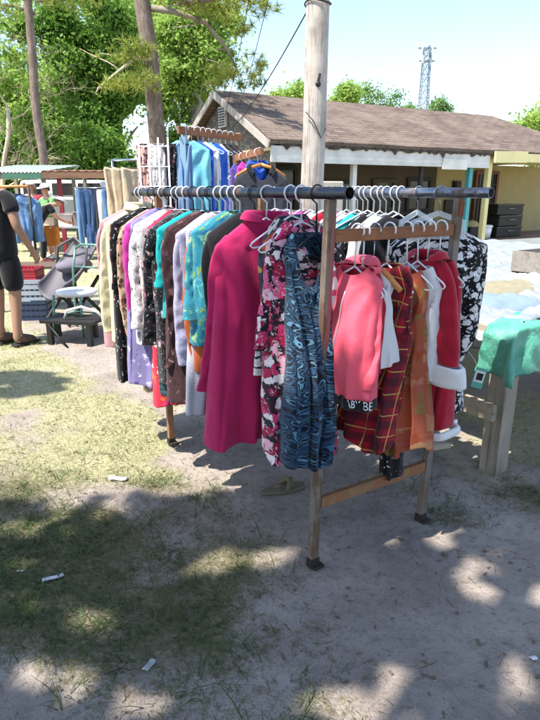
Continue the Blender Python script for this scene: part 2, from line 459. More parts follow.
# ------------------------------------------------------------------ trees
def leaves_mesh(name, clusters, n, size, seed, flat=.8, long=1.5, hollow=.35, droop=.0, keep=None):
    rg = np.random.default_rng(seed)
    C = np.array([c[:3] for c in clusters], float); Rd = np.array([c[3] for c in clusters], float)
    p = Rd**2; p /= p.sum(); k = rg.choice(len(C), n, p=p)
    d = rg.normal(size=(n, 3)); d /= np.linalg.norm(d, axis=1)[:, None]
    r = np.where(rg.random(n) < .5, rg.uniform(hollow, 1, n)**.6, np.abs(rg.normal(0, .78, n)))*(1+rg.normal(0, .15, n))
    # break every cluster into twig-size sprays
    sp = np.sin(d[:, 0]*7+k*1.7)*np.sin(d[:, 1]*6+k)*np.sin(d[:, 2]*8+k*2.3)
    r *= 1+.42*sp
    P = C[k]+d*(Rd[k]*r)[:, None]*np.array([1, 1, flat])
    if keep is not None:
        q = keep(P); P = P[q]; d = d[q]; n = len(P)
    N = d*.7+rg.normal(size=(n, 3))*.75+np.array([0, 0, .35]); N /= np.linalg.norm(N, axis=1)[:, None]
    T = np.cross(N, rg.normal(size=(n, 3))); T /= np.linalg.norm(T, axis=1)[:, None]+1e-9
    T[:, 2] -= droop; B = np.cross(N, T)
    s = size*rg.uniform(.55, 1.35, n)[:, None]
    V = np.stack([P-T*s*long*.5, P+B*s*.45, P+T*s*long*.5, P-B*s*.45], 1).reshape(-1, 3); i = np.arange(n)*4
    return np_mesh(name, V, np.stack([i, i+1, i+2, i+3], 1))
def needles_mesh(name, tufts, n_per, length, width, seed):
    rg = np.random.default_rng(seed); P = []; Dd = []
    for (x, y, z, r) in tufts:
        m = int(n_per*r*r); subs = rg.normal(size=(max(8, int(110*r*r)), 3))*r*.42*np.array([1, 1, .55])+np.array([x, y, z])
        k = rg.integers(0, len(subs), m); d = rg.normal(size=(m, 3)); d[:, 2] += .35; d /= np.linalg.norm(d, axis=1)[:, None]
        P.append(subs[k]); Dd.append(d)
    P = np.concatenate(P); Dd = np.concatenate(Dd); n = len(P)
    L = length*rg.uniform(.6, 1.2, n)[:, None]; S = np.cross(Dd, rg.normal(size=(n, 3))); S /= np.linalg.norm(S, axis=1)[:, None]
    V = np.stack([P-S*width, P+S*width, P+Dd*L+S*width*.3, P+Dd*L-S*width*.3], 1).reshape(-1, 3); i = np.arange(n)*4
    return np_mesh(name, V, np.stack([i, i+1, i+2, i+3], 1))
M['bark_pine'] = m_wood('pine_bark', '#85766a', '#382d26', 'Z', .7, .95, '#6a5a50')
M['bark_grey'] = m_wood('grey_bark', '#8f8578', '#564c42', 'Z', .25, .95)
M['bark_pale'] = m_wood('pale_dead_bark', '#c9b79f', '#8f7d68', 'Z', .3, .9)
M['leaf_oak'] = m_leaf('oak_leaf', ['#3b5c24', '#6a9038', '#9bb850'], .5)
M['leaf_light'] = m_leaf('light_leaf', ['#64883a', '#93b052', '#bccb74'], .5)
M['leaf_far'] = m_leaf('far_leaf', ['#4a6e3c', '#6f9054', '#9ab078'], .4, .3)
M['needle'] = m_leaf('pine_needle', ['#5d7030', '#8c9842', '#b5b65c'], .3)
def limb(mb, a, b, r0, r1, rnd, seg=5, wob=.12, n=7):
    a, b = Vector(a), Vector(b); L = (b-a).length; pts = []; rr = []
    for i in range(seg+1):
        t = i/seg; p = a.lerp(b, t)
        if 0 < i < seg: p += Vector((rnd.uniform(-1, 1), rnd.uniform(-1, 1), rnd.uniform(-1, 1)*.6))*L*wob*.5
        elif i == seg and wob: p += Vector((0, 0, 0))
        pts.append(p); rr.append(r0+(r1-r0)*t)
    mb.tube(pts, rr, n); return pts
def broad_tree(name, label, base, crown, n, size, seed, leaf, trunk_r=.3, group=None, bark='bark_grey', hollow=.35, flat=.8, cat='tree', keep=None, trunk_top=None):
    """crown: list of (x, y, z, r) clusters in world metres"""
    rnd = random.Random(seed); root = thing(name, label, cat, base, 0, group)
    b = Vector(base); cs = [Vector(c[:3]) for c in crown]
    top = Vector(trunk_top) if trunk_top else Vector((sum(c.x for c in cs)/len(cs)*.5+b.x*.5, sum(c.y for c in cs)/len(cs)*.5+b.y*.5, min(c.z for c in cs)*.8))
    mb = MB(); limb(mb, b+Vector((0, 0, -.2)), top, trunk_r, trunk_r*.7, rnd, 5, .06, 10)
    for c in cs[:14]: limb(mb, top-Vector((0, 0, .2)), c, trunk_r*.5, trunk_r*.1, rnd, 5, .16)
    wb(mb, 'trunk', M[bark], root)
    me = leaves_mesh('crown', crown, n, size, seed, flat, hollow=hollow, keep=keep); me.transform(Matrix.Translation(-b))
    link('crown', me, M[leaf], root); return root
def crown_of(c, rx, ry, rz, k, r0, r1, seed):
    rnd = random.Random(seed); out = []
    for i in range(k):
        while True:
            p = Vector((rnd.uniform(-1, 1), rnd.uniform(-1, 1), rnd.uniform(-1, 1)))
            if p.length < 1: break
        p = p*(.55+.45*rnd.random()) if p.length > .2 else p
        out.append((c[0]+p.x*rx, c[1]+p.y*ry, c[2]+p.z*rz, rnd.uniform(r0, r1)))
    return out

def sky_gap(P):                                            # the open window between the crowns, left of the nearer pine
    f = 27.0/P[:, 1]; x = P[:, 0]*f; z = 1.55+(P[:, 2]-1.55)*f
    return np.hypot((x+5.75)/.75, (z-4.1)/1.15) > 1+.8*(fbm(x*1.6, z*1.6, 66, 3)-.5)
# the wood behind the stalls: each crown a tree of its own
GT = 'trees behind the stalls'
broad_tree('oak_tree', 'big dark green oak between the two straight pine trunks', (-7.4, 27, 0),
           crown_of((-7.6, 27, 6.6), 2.9, 3.0, 4.8, 70, .35, .95, 1), 110000, .115, 11, 'leaf_oak', .35, GT, keep=sky_gap)
broad_tree('oak_tree', 'bright green oak just right of the nearer pine trunk', (-4.2, 31, 0),
           crown_of((-3.9, 31, 7.6), 2.3, 2.6, 5.0, 56, .35, .95, 2), 80000, .12, 12, 'leaf_light', .35, GT)
broad_tree('oak_tree', 'low dark shrubby tree at the foot of the nearer pine', (-5.6, 30, 0),
           crown_of((-5.2, 30, 2.6), 2.4, 1.5, 1.7, 12, .7, 1.2, 3), 26000, .13, 13, 'leaf_oak', .2, GT, keep=sky_gap)
broad_tree('oak_tree', 'yellow green leafy tree at the left edge of the photo', (-13.5, 29, 0),
           crown_of((-13.2, 29, 4.6), 3.4, 2.5, 4.2, 44, .45, .95, 4), 46000, .13, 14, 'leaf_light', .3, GT, hollow=.2)
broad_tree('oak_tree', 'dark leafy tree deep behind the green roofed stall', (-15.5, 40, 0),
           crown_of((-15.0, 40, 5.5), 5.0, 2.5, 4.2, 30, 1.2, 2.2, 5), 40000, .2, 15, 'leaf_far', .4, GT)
broad_tree('oak_tree', 'tall pale green tree top showing above the big oak', (-11.5, 38, 0),
           crown_of((-9.0, 39, 10.5), 4.2, 2.5, 3.4, 22, 1.0, 1.9, 6), 40000, .19, 16, 'leaf_light', .4, GT, hollow=.3)
for i, (x_, y_, r_, lab, lf) in enumerate([(-11.2, 25.0, 1.5, 'dark shrub behind the green roofed stall', 'leaf_oak'), (-8.9, 24.4, 1.5, 'rounded green shrub between the two pine trunks, left one', 'leaf_light'), (-6.9, 24.6, 1.6, 'rounded dark shrub between the two pine trunks, right one', 'leaf_oak')]):
    broad_tree('leafy_shrub', lab, (x_, y_, 0), crown_of((x_, y_, 2.5), r_*1.1, 1.0, 2.3, 30, .35, .75, 70+i), 26000, .12, 75+i, lf, .08, 'shrubs in front of the wood', cat='shrub')
def twig_tree():
    root = thing('bare_tree', 'pale half bare tree with tangled tan twigs at upper left', 'tree', (-10.6, 22.5, 0), 0, GT)
    rnd = random.Random(31); mb = MB()
    main = limb(mb, (-10.6, 22.5, -.2), (-9.6, 22.5, 4.5), .10, .07, rnd, 5, .05)
    def sub(p, d, L, r, lev):
        e = p+d*L; pts = limb(mb, p, e, r, r*.35, rnd, 5, .28, 5)
        if lev:
            for q in range(4):
                nd = (d+Vector((rnd.uniform(-1, 1), rnd.uniform(-.7, .7), rnd.uniform(-.75, .75)))*.9).normalized()
                sub(pts[rnd.randint(1, 4)], nd, L*rnd.uniform(.45, .75), r*.5, lev-1)
    for q in range(7):
        a = rnd.uniform(-.4, PI+.4)
        sub(Vector(main[rnd.randint(2, 5)]), Vector((math.cos(a), rnd.uniform(-.4, .4), .25+.7*math.sin(a)*rnd.random())).normalized(), rnd.uniform(1.6, 3.0), .032, 3)
    wb(mb, 'trunk', M['bark_pale'], root)
    me = leaves_mesh('crown', crown_of((-9.8, 22.6, 6.5), 2.6, 1.2, 3.0, 26, .4, .7, 8), 2600, .13, 9, hollow=0); me.transform(Matrix.Translation(-Vector(root.location)))
    link('crown', me, M['leaf_light'], root)
twig_tree()

def pine(label, base, top, r0, r1, branches, tufts, seed, npt=3200, ln=.17, wd=.008):
    root = thing('pine_tree', label, 'tree', base, 0, 'straight pine trunks at the left'); rnd = random.Random(seed)
    mb = MB(); limb(mb, Vector(base)-Vector((0, 0, .2)), top, r0, r1, rnd, 9, .012, 12); wb(mb, 'trunk', M['bark_pine'], root)
    for br in branches:
        mb = MB(); P = [Vector(p) for p in br[0]]
        mb.tube(P, [br[1]*(1-.7*i/(len(P)-1)) for i in range(len(P))], 6)
        for q in range(br[2] if len(br) > 2 else 3):
            p = P[rnd.randint(1, len(P)-1)]
            limb(mb, p, p+Vector((rnd.uniform(-.9, .9), rnd.uniform(-.5, .5), rnd.uniform(-.7, .5))), br[1]*.35, br[1]*.1, rnd, 3, .2, 5)
        wb(mb, 'branch', M[br[3] if len(br) > 3 else 'bark_pine'], root)
    me = needles_mesh('crown', tufts, npt, ln, wd, seed); me.transform(Matrix.Translation(-Vector(base))); link('crown', me, M['needle'], root)
    return root
def at(px, py, Y):
    """a point of the place that stands Y metres ahead, measured on the photograph"""
    u = (px-270)/565; v = (py-360)/565; c, s = math.cos(PITCH), math.sin(PITCH)
    f = c-s*v; return Vector((u/f*Y, Y, CAM_H-(s+c*v)/f*Y))
def atz(px, py, z=0.0):
    u = (px-270)/565; v = (py-360)/565; c, s = math.cos(PITCH), math.sin(PITCH)
    k = (CAM_H-z)/(s+c*v); return Vector((u*k, (c-s*v)*k, z))
Y1 = 14.0
b1 = at(166, 192, Y1); b1.z = 0
t1 = at(148, -10, Y1)+Vector((-.25, 0, 2.6))
pine('nearer pine with rough brown trunk and drooping dead limb above the rack', b1, t1, .21, .16,
     [([at(152, 8, Y1), at(175, 12, Y1), at(205, 22, Y1+.3), at(228, 50, Y1+.5), at(238, 72, Y1+.6)], .075, 5, 'bark_grey'),
      ([at(153, -6, Y1), at(190, 2, Y1-.3), at(225, -2, Y1-.5), at(262, -8, Y1-.6)], .06, 4),
      ([at(158, 60, Y1), at(136, 58, Y1-.4), at(120, 70, Y1-.7), at(98, 88, Y1-.8)], .05, 5, 'bark_pale')],
     [tuple(at(x, y, Y1+o))+(r,) for x, y, r, o in ((205, 4, .5, 0), (230, 10, .5, 0), (252, -2, .5, -.4), (262, 8, .35, -.5), (232, 72, .5, .5), (252, 82, .45, .6), (262, 64, .35, .6), (215, 84, .35, .5), (240, 30, .3, .3),
        (140, 48, .42, -.4), (122, 58, .45, -.6), (132, 84, .42, -.7), (146, 80, .32, -.5), (112, 84, .35, -.8), (190, -6, .5, -.3))]+[(t1.x, t1.y, t1.z+.3, 1.0), (t1.x-.9, t1.y, t1.z, .9)], 41)
Y2 = 21.0
b2 = at(46, 192, Y2); b2.z = 0
t2 = at(34, -10, Y2)+Vector((-.25, 0, 1.0))
pine('slim straight pine trunk rising behind the green roofed stall', b2, t2, .16, .13,
     [([at(35, 2, Y2), at(55, -2, Y2), at(85, -6, Y2)], .05, 4), ([at(35, 14, Y2), at(15, 6, Y2), at(-15, 2, Y2)], .05, 4)],
     [tuple(at(x, y, Y2))+(r,) for x, y, r in ((50, 4, .5), (72, 6, .55), (90, -4, .5), (14, 8, .5), (-6, 12, .5), (58, -12, .7))]+[(t2.x, t2.y, t2.z+.4, 1.3)], 42, 1100, .2, .009)

# skyline behind the house
GS = 'trees on the skyline behind the house'
for i, (px, py, Y, rx, rz, lab, lf) in enumerate([
        (348, 97, 60, 1.9, 1.9, 'round green tree top above the roof right of the utility pole', 'leaf_light'),
        (292, 96, 55, 1.7, 1.6, 'pale green tree top above the roof left of the utility pole', 'leaf_light'),
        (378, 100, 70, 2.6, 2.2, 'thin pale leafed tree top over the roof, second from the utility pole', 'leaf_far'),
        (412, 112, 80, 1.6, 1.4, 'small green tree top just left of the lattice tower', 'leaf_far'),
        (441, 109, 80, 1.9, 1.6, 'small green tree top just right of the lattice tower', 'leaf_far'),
        (500, 132, 70, 1.3, 2.2, 'dark pointed tree top over the sloping roof end', 'leaf_oak'),
        (536, 130, 40, 2.0, 2.1, 'bright yellow green tree past the right end of the roof', 'leaf_light')]):
    p = at(px, py, Y)
    broad_tree('skyline_tree', lab, (p.x, Y, 0), crown_of((p.x, Y, p.z-.3), rx, 1.6, rz, 12, rx*.32, rx*.55, 50+i), 2600 if i == 2 else 12000, .13+Y*.001, 60+i, lf, .22, GS, hollow=.15)

# ------------------------------------------------------------------ the tree behind the camera whose crown shades the foreground
SH = SUN_V/SUN_V.z
spots = [(200, 562, .13), (232, 566, .19), (272, 560, .17), (298, 585, .12), (250, 590, .12), (120, 505, .12), (60, 500, .14), (160, 498, .1), (345, 690, .1), (476, 585, .10), (512, 678, .11), (396, 690, .10), (365, 712, .12), (383, 528, .09), (28, 610, .09), (14, 668, .07), (52, 676, .09), (120, 704, .09),
         (300, 700, .05), (90, 620, .07), (205, 478, .14), (15, 520, .2), (540, 590, .1), (450, 640, .05), (330, 620, .04), (160, 600, .04), (410, 455, .06), (465, 440, .08), (455, 485, .05), (505, 545, .06)]
spw = [(atz(x, y), r) for x, y, r in spots]+[(Vector((.80, 2.42, 0)), .12), (Vector((1.02, 2.62, 0)), .09)]  # holes cut in the unseen crown where sun patches should land
def shade_keep(P):
    g = P[:, :2]-np.array([SH.x, SH.y])*P[:, 2:3]          # where the leaf's shadow falls
    k = np.ones(len(P), bool)
    n = fbm(g[:, 0]*2.3, g[:, 1]*2.3, 77, 3)
    n2 = fbm(g[:, 0]*6.5, g[:, 1]*6.5, 91, 3); n3 = fbm(g[:, 0]*3.4, g[:, 1]*3.4, 57, 3)
    k &= ~((n3 > .70) & (g[:, 1] > .8))                        # small gaps cut in the crown for sun dapples
    for c, r in spw:
        d = np.hypot(g[:, 0]-c.x, g[:, 1]-c.y); k &= d > r*(.9+2.6*(n-.5))+.05*(n2-.5)*4*(r > .08)
    # the crown's edge, as its shade shows it on the ground
    edge = 2.72+.25*(fbm(g[:, 0]*1.6, g[:, 0]*0, 5, 3)-.5)*2-.0*g[:, 0]
    front = (g[:, 1] < edge) & (g[:, 0] < 2.9+2*(g[:, 1] < 0))
    side = (g[:, 0] > .55) & (g[:, 0] < 2.2) & (g[:, 1] < 3.05+.3*(n-.5))
    blob = np.hypot((g[:, 0]+2.35)/.62, (g[:, 1]-4.45)/.36) < 1+.5*(n-.5)
    return k & (front | side | blob)
def shade_tree():
    cl = []; rnd = random.Random(3)
    for i in range(430):  # unseen crown stretched far back to cut sky light on the near sand
        gx_, gy_, z = rnd.uniform(-5.5, 4.2), rnd.uniform(-7.5, 3.1), rnd.uniform(5.6, 7.2)
        cl.append((gx_+SH.x*z, gy_+SH.y*z, z, rnd.uniform(.5, .8)))
    for i in range(7):
        z = 6.6; cl.append((-2.35+rnd.uniform(-.5, .5)+SH.x*z, 4.45+rnd.uniform(-.3, .3)+SH.y*z, z, .5))
    broad_tree('shade_tree', 'broad tree behind the photographer whose crown shades the near sand', (-5.2, -4.5, 0), cl, 130000, .13, 91, 'leaf_oak', .3, None, 'bark_pine', hollow=.0, flat=.6, keep=shade_keep, trunk_top=(-4.6, -3.6, 4.6))
shade_tree()

# ------------------------------------------------------------------ the clothes rack
PZ = 1.545; PR = .022
A_FOOT = Vector((.185, 2.09, 0)); A_TOP = Vector((.215, 2.09, PZ-PR)); B_FOOT = Vector((.739, 2.44, 0)); B_TOP = Vector((.795, 2.465, PZ-PR))
dv = Vector((D2.x, D2.y, 0)); wv = Vector((W2.x, W2.y, 0))
def pa(t, z=PZ):
    if .5 < t < 1.8 and t != 1.5: t += .017*math.sin(t*97)
    return Vector((A_TOP.x+dv.x*t, A_TOP.y+dv.y*t, z))
def pb(t, z=PZ): return Vector((B_TOP.x+dv.x*t, B_TOP.y+dv.y*t, z))
ROTW = math.atan2(W2.y, W2.x)                # yaw that turns local x across the rack
ROTD = math.atan2(-D2.y, -D2.x)              # local x towards the camera along the pipes
def pipe(mb, a, b, r, n=20):
    mb.tube([a, b], r, n, cap=False); d = (b-a).normalized()
    mb.tube([a+d*.0, a+d*.06], r*.86, n, cap=False); mb.tube([b, b-d*.06], r*.86, n, cap=False)
    for e, s in ((a, 1), (b, -1)):           # the wall of the pipe at its open ends
        x = d.cross(Vector((0, 0, 1))).normalized(); y = x.cross(d)
        ro = [e+(x*math.cos(2*PI*k/n)+y*math.sin(2*PI*k/n))*r for k in range(n)]; ri = [e+(x*math.cos(2*PI*k/n)+y*math.sin(2*PI*k/n))*r*.86 for k in range(n)]
        mb._add(ro+ri, [(k, (k+1) % n, n+(k+1) % n, n+k) for k in range(n)])
rack = thing('clothes_rack', 'long clothes rack of two steel pipes on rusty posts standing in the sand', 'clothes rack', (.2, 2.3, 0))
mb = MB(); pipe(mb, pa(-.10), pa(1.86), PR); wb(mb, 'pipe', M['pipe_dark'], rack)['label'] = 'dark pipe with the long clothes'
mb = MB(); pipe(mb, pb(-.15), pb(1.86), PR*.95); wb(mb, 'pipe', m_metal('dull_galvanised_pipe', '#757d86', '#5d4d44', .45, .3, .9), rack)['label'] = 'shiny galvanised pipe with white hangers'
yawP = math.atan2(W2.y, W2.x)
def post(a, b, mat, w=.038, dpt=.03, lab=None):
    mb = MB(); a, b = Vector(a), Vector(b); d = (b-a); L = d.length; d.normalize()
    x = wv.copy(); x = (x-d*x.dot(d)).normalized(); y = d.cross(x); m = Matrix((x, y, d)).transposed()
    mb.box((a+b)/2, (w, dpt, L), m)
    o = wb(mb, 'post', mat, rack, .003)
    if lab: o['label'] = lab
post(A_FOOT+Vector((0, 0, .03)), A_TOP, M['post_red'], lab='grey post with a strip of mottled red'); post(B_FOOT+Vector((0, 0, .03)), B_TOP, M['post_steel'])
mb = MB(); q_ = wv*.010-dv*.0158; mb.beam(A_FOOT+q_+Vector((0, 0, .35)), A_FOOT.lerp(A_TOP, .97)+q_, .016, .0016, (dv.x, dv.y, 0)); wb(mb, 'red_strip', m_wood('mottled_red', '#8a4a44', '#6a5a52', 'Z', 1.5, .7), rack)  # mottled red strip down part of the front post
mb = MB(); q_ = -dv*.0165; mb.beam(B_TOP+q_+Vector((0, 0, -.07)), B_TOP+q_+Vector((0, 0, -.012)), .030, .002, (dv.x, dv.y, 0)); wb(mb, 'rust_patch', m_plain('dark_rust', '#86492f', .9, .5, 30), rack)
ar, br = pa(1.5, 0), pb(1.5, 0)
post(ar+Vector((0, 0, .02)), pa(1.5, PZ-PR), M['rust_board_y']); post(br+Vector((0, 0, .02)), pb(1.5, PZ-PR), M['rust_board_y'])
def board(a, b, w, h, mat, nm='crossbar'):
    # local x runs along the board, so the grain follows it
    a, b = Vector(a), Vector(b); c = (a+b)/2; L = (b-a).length
    mb = MB(); mb.box((0, 0, 0), (L, w, h)); o = mb.build(nm, mat, rack, None, .002)
    o.location = c-Vector(rack.location); o.rotation_euler = (b-a).to_track_quat('X', 'Z').to_euler(); return o
zb = 1.395
fa = lambda z: A_FOOT.lerp(A_TOP, z/A_TOP.z); fb = lambda z: B_FOOT.lerp(B_TOP, z/B_TOP.z)
off = dv*.0
board(fa(zb)+wv*.024, fb(zb)-wv*.024, .022, .046, M['rust_board'])
board(fa(.30)+wv*.024, fb(.30)-wv*.024, .024, .05, M['rust_board_y'])
board(ar+wv*.024+Vector((0, 0, .36)), br-wv*.024+Vector((0, 0, .36)), .024, .05, M['rust_board_y'])
board(pa(1.5, zb)+wv*.024, pb(1.5, zb)-wv*.024, .022, .046, M['rust_board'])
for f in (A_FOOT, B_FOOT, ar, br):           # dark iron shoes with a stub of a caster plate
    mb = MB(); mb.box((f.x, f.y, .020), (.046, .038, .045), yawP)
    mb.box((f.x-dv.x*.012+wv.x*.008, f.y-dv.y*.012+wv.y*.008, .006), (.055, .055, .012), yawP); wb(mb, 'foot_bracket', m_plain('dark_rusted_iron', '#2c211a', .85, .4, 30), rack, .004)

# ------------------------------------------------------------------ hangers
def hook_pts(r=.029, drop=.085):
    pts = [(-r*math.sin(a), 0, r*math.cos(a)) for a in [math.radians(q) for q in range(110, -100, -14)]]
    pts = [(-x, y, z) for x, y, z in pts]
    return [Vector(p) for p in pts][::-1] if False else [Vector((r*math.cos(math.radians(a)), 0, r*math.sin(math.radians(a)))) for a in range(-25, 196, 15)]+[Vector((-r*.75, 0, -r*.75)), Vector((0, 0, -r*1.35)), Vector((0, 0, -drop))]
def hanger_proto(kind, span=.2, drop=.085, thick=.0038):
    root = thing('clothes_hanger', 'x', 'hanger', (0, 0, -50))
    mat = M[{'white': 'hang_white', 'black': 'hang_black', 'wood': 'hang_wood', 'clear': 'hang_clear'}[kind]]
    mb = MB(); mb.tube(hook_pts(.0285, drop), thick*(.7 if kind in ('wood', 'clear') else .9), 7)
    mb.build('hook', M['pipe_chrome'] if kind in ('wood', 'clear') else mat, root)
    mb = MB(); z0 = -drop
    if kind == 'wood':
        for s in (-1, 1): mb.tube([(0, 0, z0), (s*span*.5, 0, z0-.03), (s*span, .012, z0-.085)], [.014, .014, .011], 10)
    elif kind == 'clear':
        for s in (-1, 1): mb.beam((0, 0, z0-.01), (s*span*.8, 0, z0-.05), .008, .022); mb.beam((s*span*.8, 0, z0-.04), (s*span*.84, 0, z0-.12), .008, .02)
        mb.beam((-span*.8, 0, z0-.115), (span*.8, 0, z0-.115), .008, .014)
    else:
        path = [(0, 0, z0), (span*.5, 0, z0-.042), (span*.94, 0, z0-.083), (span, 0, z0-.094), (span*.95, 0, z0-.104), (0, 0, z0-.106), (-span*.95, 0, z0-.104), (-span, 0, z0-.094), (-span*.94, 0, z0-.083), (-span*.5, 0, z0-.042), (0, 0, z0)]
        mb.tube(path, thick, 7)
    mb.build('frame', mat, root); return root
HP = {}; TILT = {}
GA = 'clothes hung along the dark pipe'; GB = 'tops hung on white hangers along the shiny pipe'; GC = "children's clothes on the rusty cross bar"
def hanger(kind, p, rot, label, group=None, span=.2, drop=.085, thick=.0038):
    h = _hanger(kind, p, rot, label, group, span, drop, thick); k = tuple(round(c_, 4) for c_ in p)
    if k in TILT: h.rotation_euler = TILT[k]
    return h
def _hanger(kind, p, rot, label, group, span, drop, thick):
    k = (kind, span, drop)
    if k not in HP:
        HP[k] = hanger_proto(kind, span, drop, thick); h = HP[k]; h.location = p; h.rotation_euler = (0, 0, rot); h['label'] = label
        if group: h['group'] = group
        return h
    h = copy_thing(HP[k], p, rot, label, None)
    if group: h['group'] = group
    elif 'group' in h: del h['group']
    return h

# ------------------------------------------------------------------ garments
def grid_obj(name, rows, closed, mat, parent, uvs, sub=1):
    nr, nc = len(rows), len(rows[0]); V = [p for r in rows for p in r]; F = []; U = []
    for i in range(nr-1):
        for k in range(nc if closed else nc-1):
            k2 = (k+1) % nc; F.append((i*nc+k, i*nc+k2, (i+1)*nc+k2, (i+1)*nc+k))
            ua = uvs[i][k]; ub = uvs[i][k2] if k2 else (uvs[i][-1][0]+(uvs[i][-1][0]-uvs[i][-2][0]), uvs[i][0][1])
            uc = uvs[i+1][k2] if k2 else (uvs[i+1][-1][0]+(uvs[i+1][-1][0]-uvs[i+1][-2][0]), uvs[i+1][0][1]); ud = uvs[i+1][k]
            U += [ua, ub, uc, ud]
    me = bpy.data.meshes.new(name); me.from_pydata(V, [], F)
    ul = me.uv_layers.new(name='UVMap')
    ul.data.foreach_set('uv', np.array(U, dtype=np.float32).ravel())
    me.polygons.foreach_set('use_smooth', [True]*len(F)); me.update()
    o = link(name, me, mat, parent)
    so = o.modifiers.new('cloth_thickness', 'SOLIDIFY'); so.thickness = .0022; so.offset = 0
    if sub: s = o.modifiers.new('smooth', 'SUBSURF'); s.levels = sub; s.render_levels = sub
    return o
def garment(name, label, cat, p, rot, L, mat, W=.21, Wh=None, T=.05, Th=None, neck=.07, drop=.085, top=.085, scoop=.02, seed=1, fold=.02, nf=5, pleat=None,
            sleeve=None, sl_len=.5, sl_r=.055, sl_mat=None, collar=None, waist=None, hem_wave=.012, lean=0.0, twist=0.0, group=None, sl_out=.02, hemband=None, flounce=None, inner=None, parts=None, slouch=0.0, sl_fwd=0.0):
    """a garment hanging from a hanger at p: local x along its shoulders, local y through it, z down from the pipe"""
    fold *= 1.35; rnd = random.Random(seed); Wh = Wh or W; Th = Th or T*1.3
    root = thing(name, label, cat, p, rot, group)
    if group in (GA, GB, GC):                               # every piece hangs a little askew on its hook
        r2_ = random.Random(seed*13+1); tl = (r2_.gauss(0, .022), r2_.gauss(0, .032), r2_.gauss(0, .05)); root.rotation_euler = (tl[0], tl[1], rot+tl[2]); TILT[tuple(round(c_, 4) for c_ in p)] = root.rotation_euler[:]
    ph = [rnd.uniform(0, 2*PI) for _ in range(12)]
    NC = 80
    def shape(s, th):
        """s 0 neck .. 1 shoulder ring .. 2 hem"""
        c, q = math.cos(th), math.sin(th)
        front = max(0., -q)**1.6
        if s <= 1:
            w = neck+(W-neck)*s; t = T*.45+(T*.75-T*.45)*s; z = -drop*(s**1.1); a = 0.0
            z -= front*scoop*(1-s*.1)
        else:
            b = s-1; w = W+(Wh-W)*b; t = T*.75+(Th-T*.75)*min(1, b*1.4)
            if waist: w *= 1-waist[1]*math.exp(-((b-waist[0])/.12)**2); t *= 1-waist[1]*.6*math.exp(-((b-waist[0])/.12)**2)
            z0 = -drop-front*scoop*.9; z = z0+(-L-z0)*b; a = min(1, b*1.6)**1.2
        x = w*math.copysign(abs(c)**.85, c); y = t*math.copysign(abs(q)**.7, q)
        xs = x/max(W, .01)
        fa_ = fold*a
        sd = 0 if q < 0 else 7.3
        cz = lambda v: 1-2*abs(math.sin(v*.5))**.75
        dr = .6*cz(nf*1.35*xs+ph[0]+sd+.9*s)+.45*math.sin(nf*2.3*xs+ph[1]+sd-1.5*s)+.35*cz(nf*3.7*xs+ph[2]+sd+2.1*s)
        y += fa_*dr*(.35+.65*abs(q))
        x += fa_*.35*math.sin(nf*1.7*xs+ph[3]+2.1*s)*(1-abs(c)**4)
        # tired diagonal drags from the shoulder tips
        y += .35*fold*math.sin(9*xs*(1 if xs > 0 else -1)+14*(s-.8)+ph[4])*max(0, 1-abs(s-1.12)*3.2)
        if s > 1:
            z += hem_wave*(s-1)**3*math.sin(3.1*xs+ph[5]+sd)*1.0
            x += slouch*(s-1)*.1*math.sin(5*(s-1)+ph[6]); y += lean*(s-1)+.02*math.sin(3.4*(s-1)+ph[7])*min(1, (s-1)*2)
            tw = twist*(s-1); x, y = x*math.cos(tw)-y*math.sin(tw), x*math.sin(tw)+y*math.cos(tw)
        ny = 1 if q > 0 else -1
        pn = Vector((x*15+seed*3.1, y*6+sd, z*4.2)); am = .35*fold*min(1, .35+a)
        y += ny*am*(1-2*abs(mn.noise(pn)))*(.4+.6*abs(q)); x += .4*am*mn.noise(pn*1.7+Vector((5, 1, 2)))
        if pleat is not None and s > 1: y -= ny*.03*math.exp(-((x-pleat-.02*(s-1))/.014)**2)*max(0, s-1.35)*1.4*(1 if q < 0 else 0)
        if s > 1: z += .25*fold*(s-1)**2*mn.noise(Vector((x*9, sd, seed*2.7)))
        return Vector((x, y, z-top))
    ss = [0, .2, .45, .7, .88, 1.0]+[1+(i+1)/34 for i in range(34)]
    cut = [x for x in (flounce or [])]
    body = [s for s in ss]
    rows = [[shape(s, 2*PI*k/NC) for k in range(NC)] for s in body]
    uv = [[(k/NC*4.2*max(W, .1), rows[i][k].z) for k in range(NC)] for i in range(len(rows))]
    if hemband:
        hb = len(rows)-hemband[0]
        grid_obj('body', rows[:hb+1], True, mat, root, uv[:hb+1]); rs = [[v*1.0 for v in r] for r in rows[hb:]]
        for r in rs:
            cx = sum((v.x for v in r))/NC; cy = sum((v.y for v in r))/NC
            for v in r: v.x = cx+(v.x-cx)*hemband[2]; v.y = cy+(v.y-cy)*(hemband[2]*1.15)
        h = grid_obj('hem_trim', rs, True, hemband[1], root, uv[hb:])
        if len(hemband) > 3: h.modifiers['cloth_thickness'].thickness = hemband[3]
    else: grid_obj('body', rows, True, mat, root, uv)
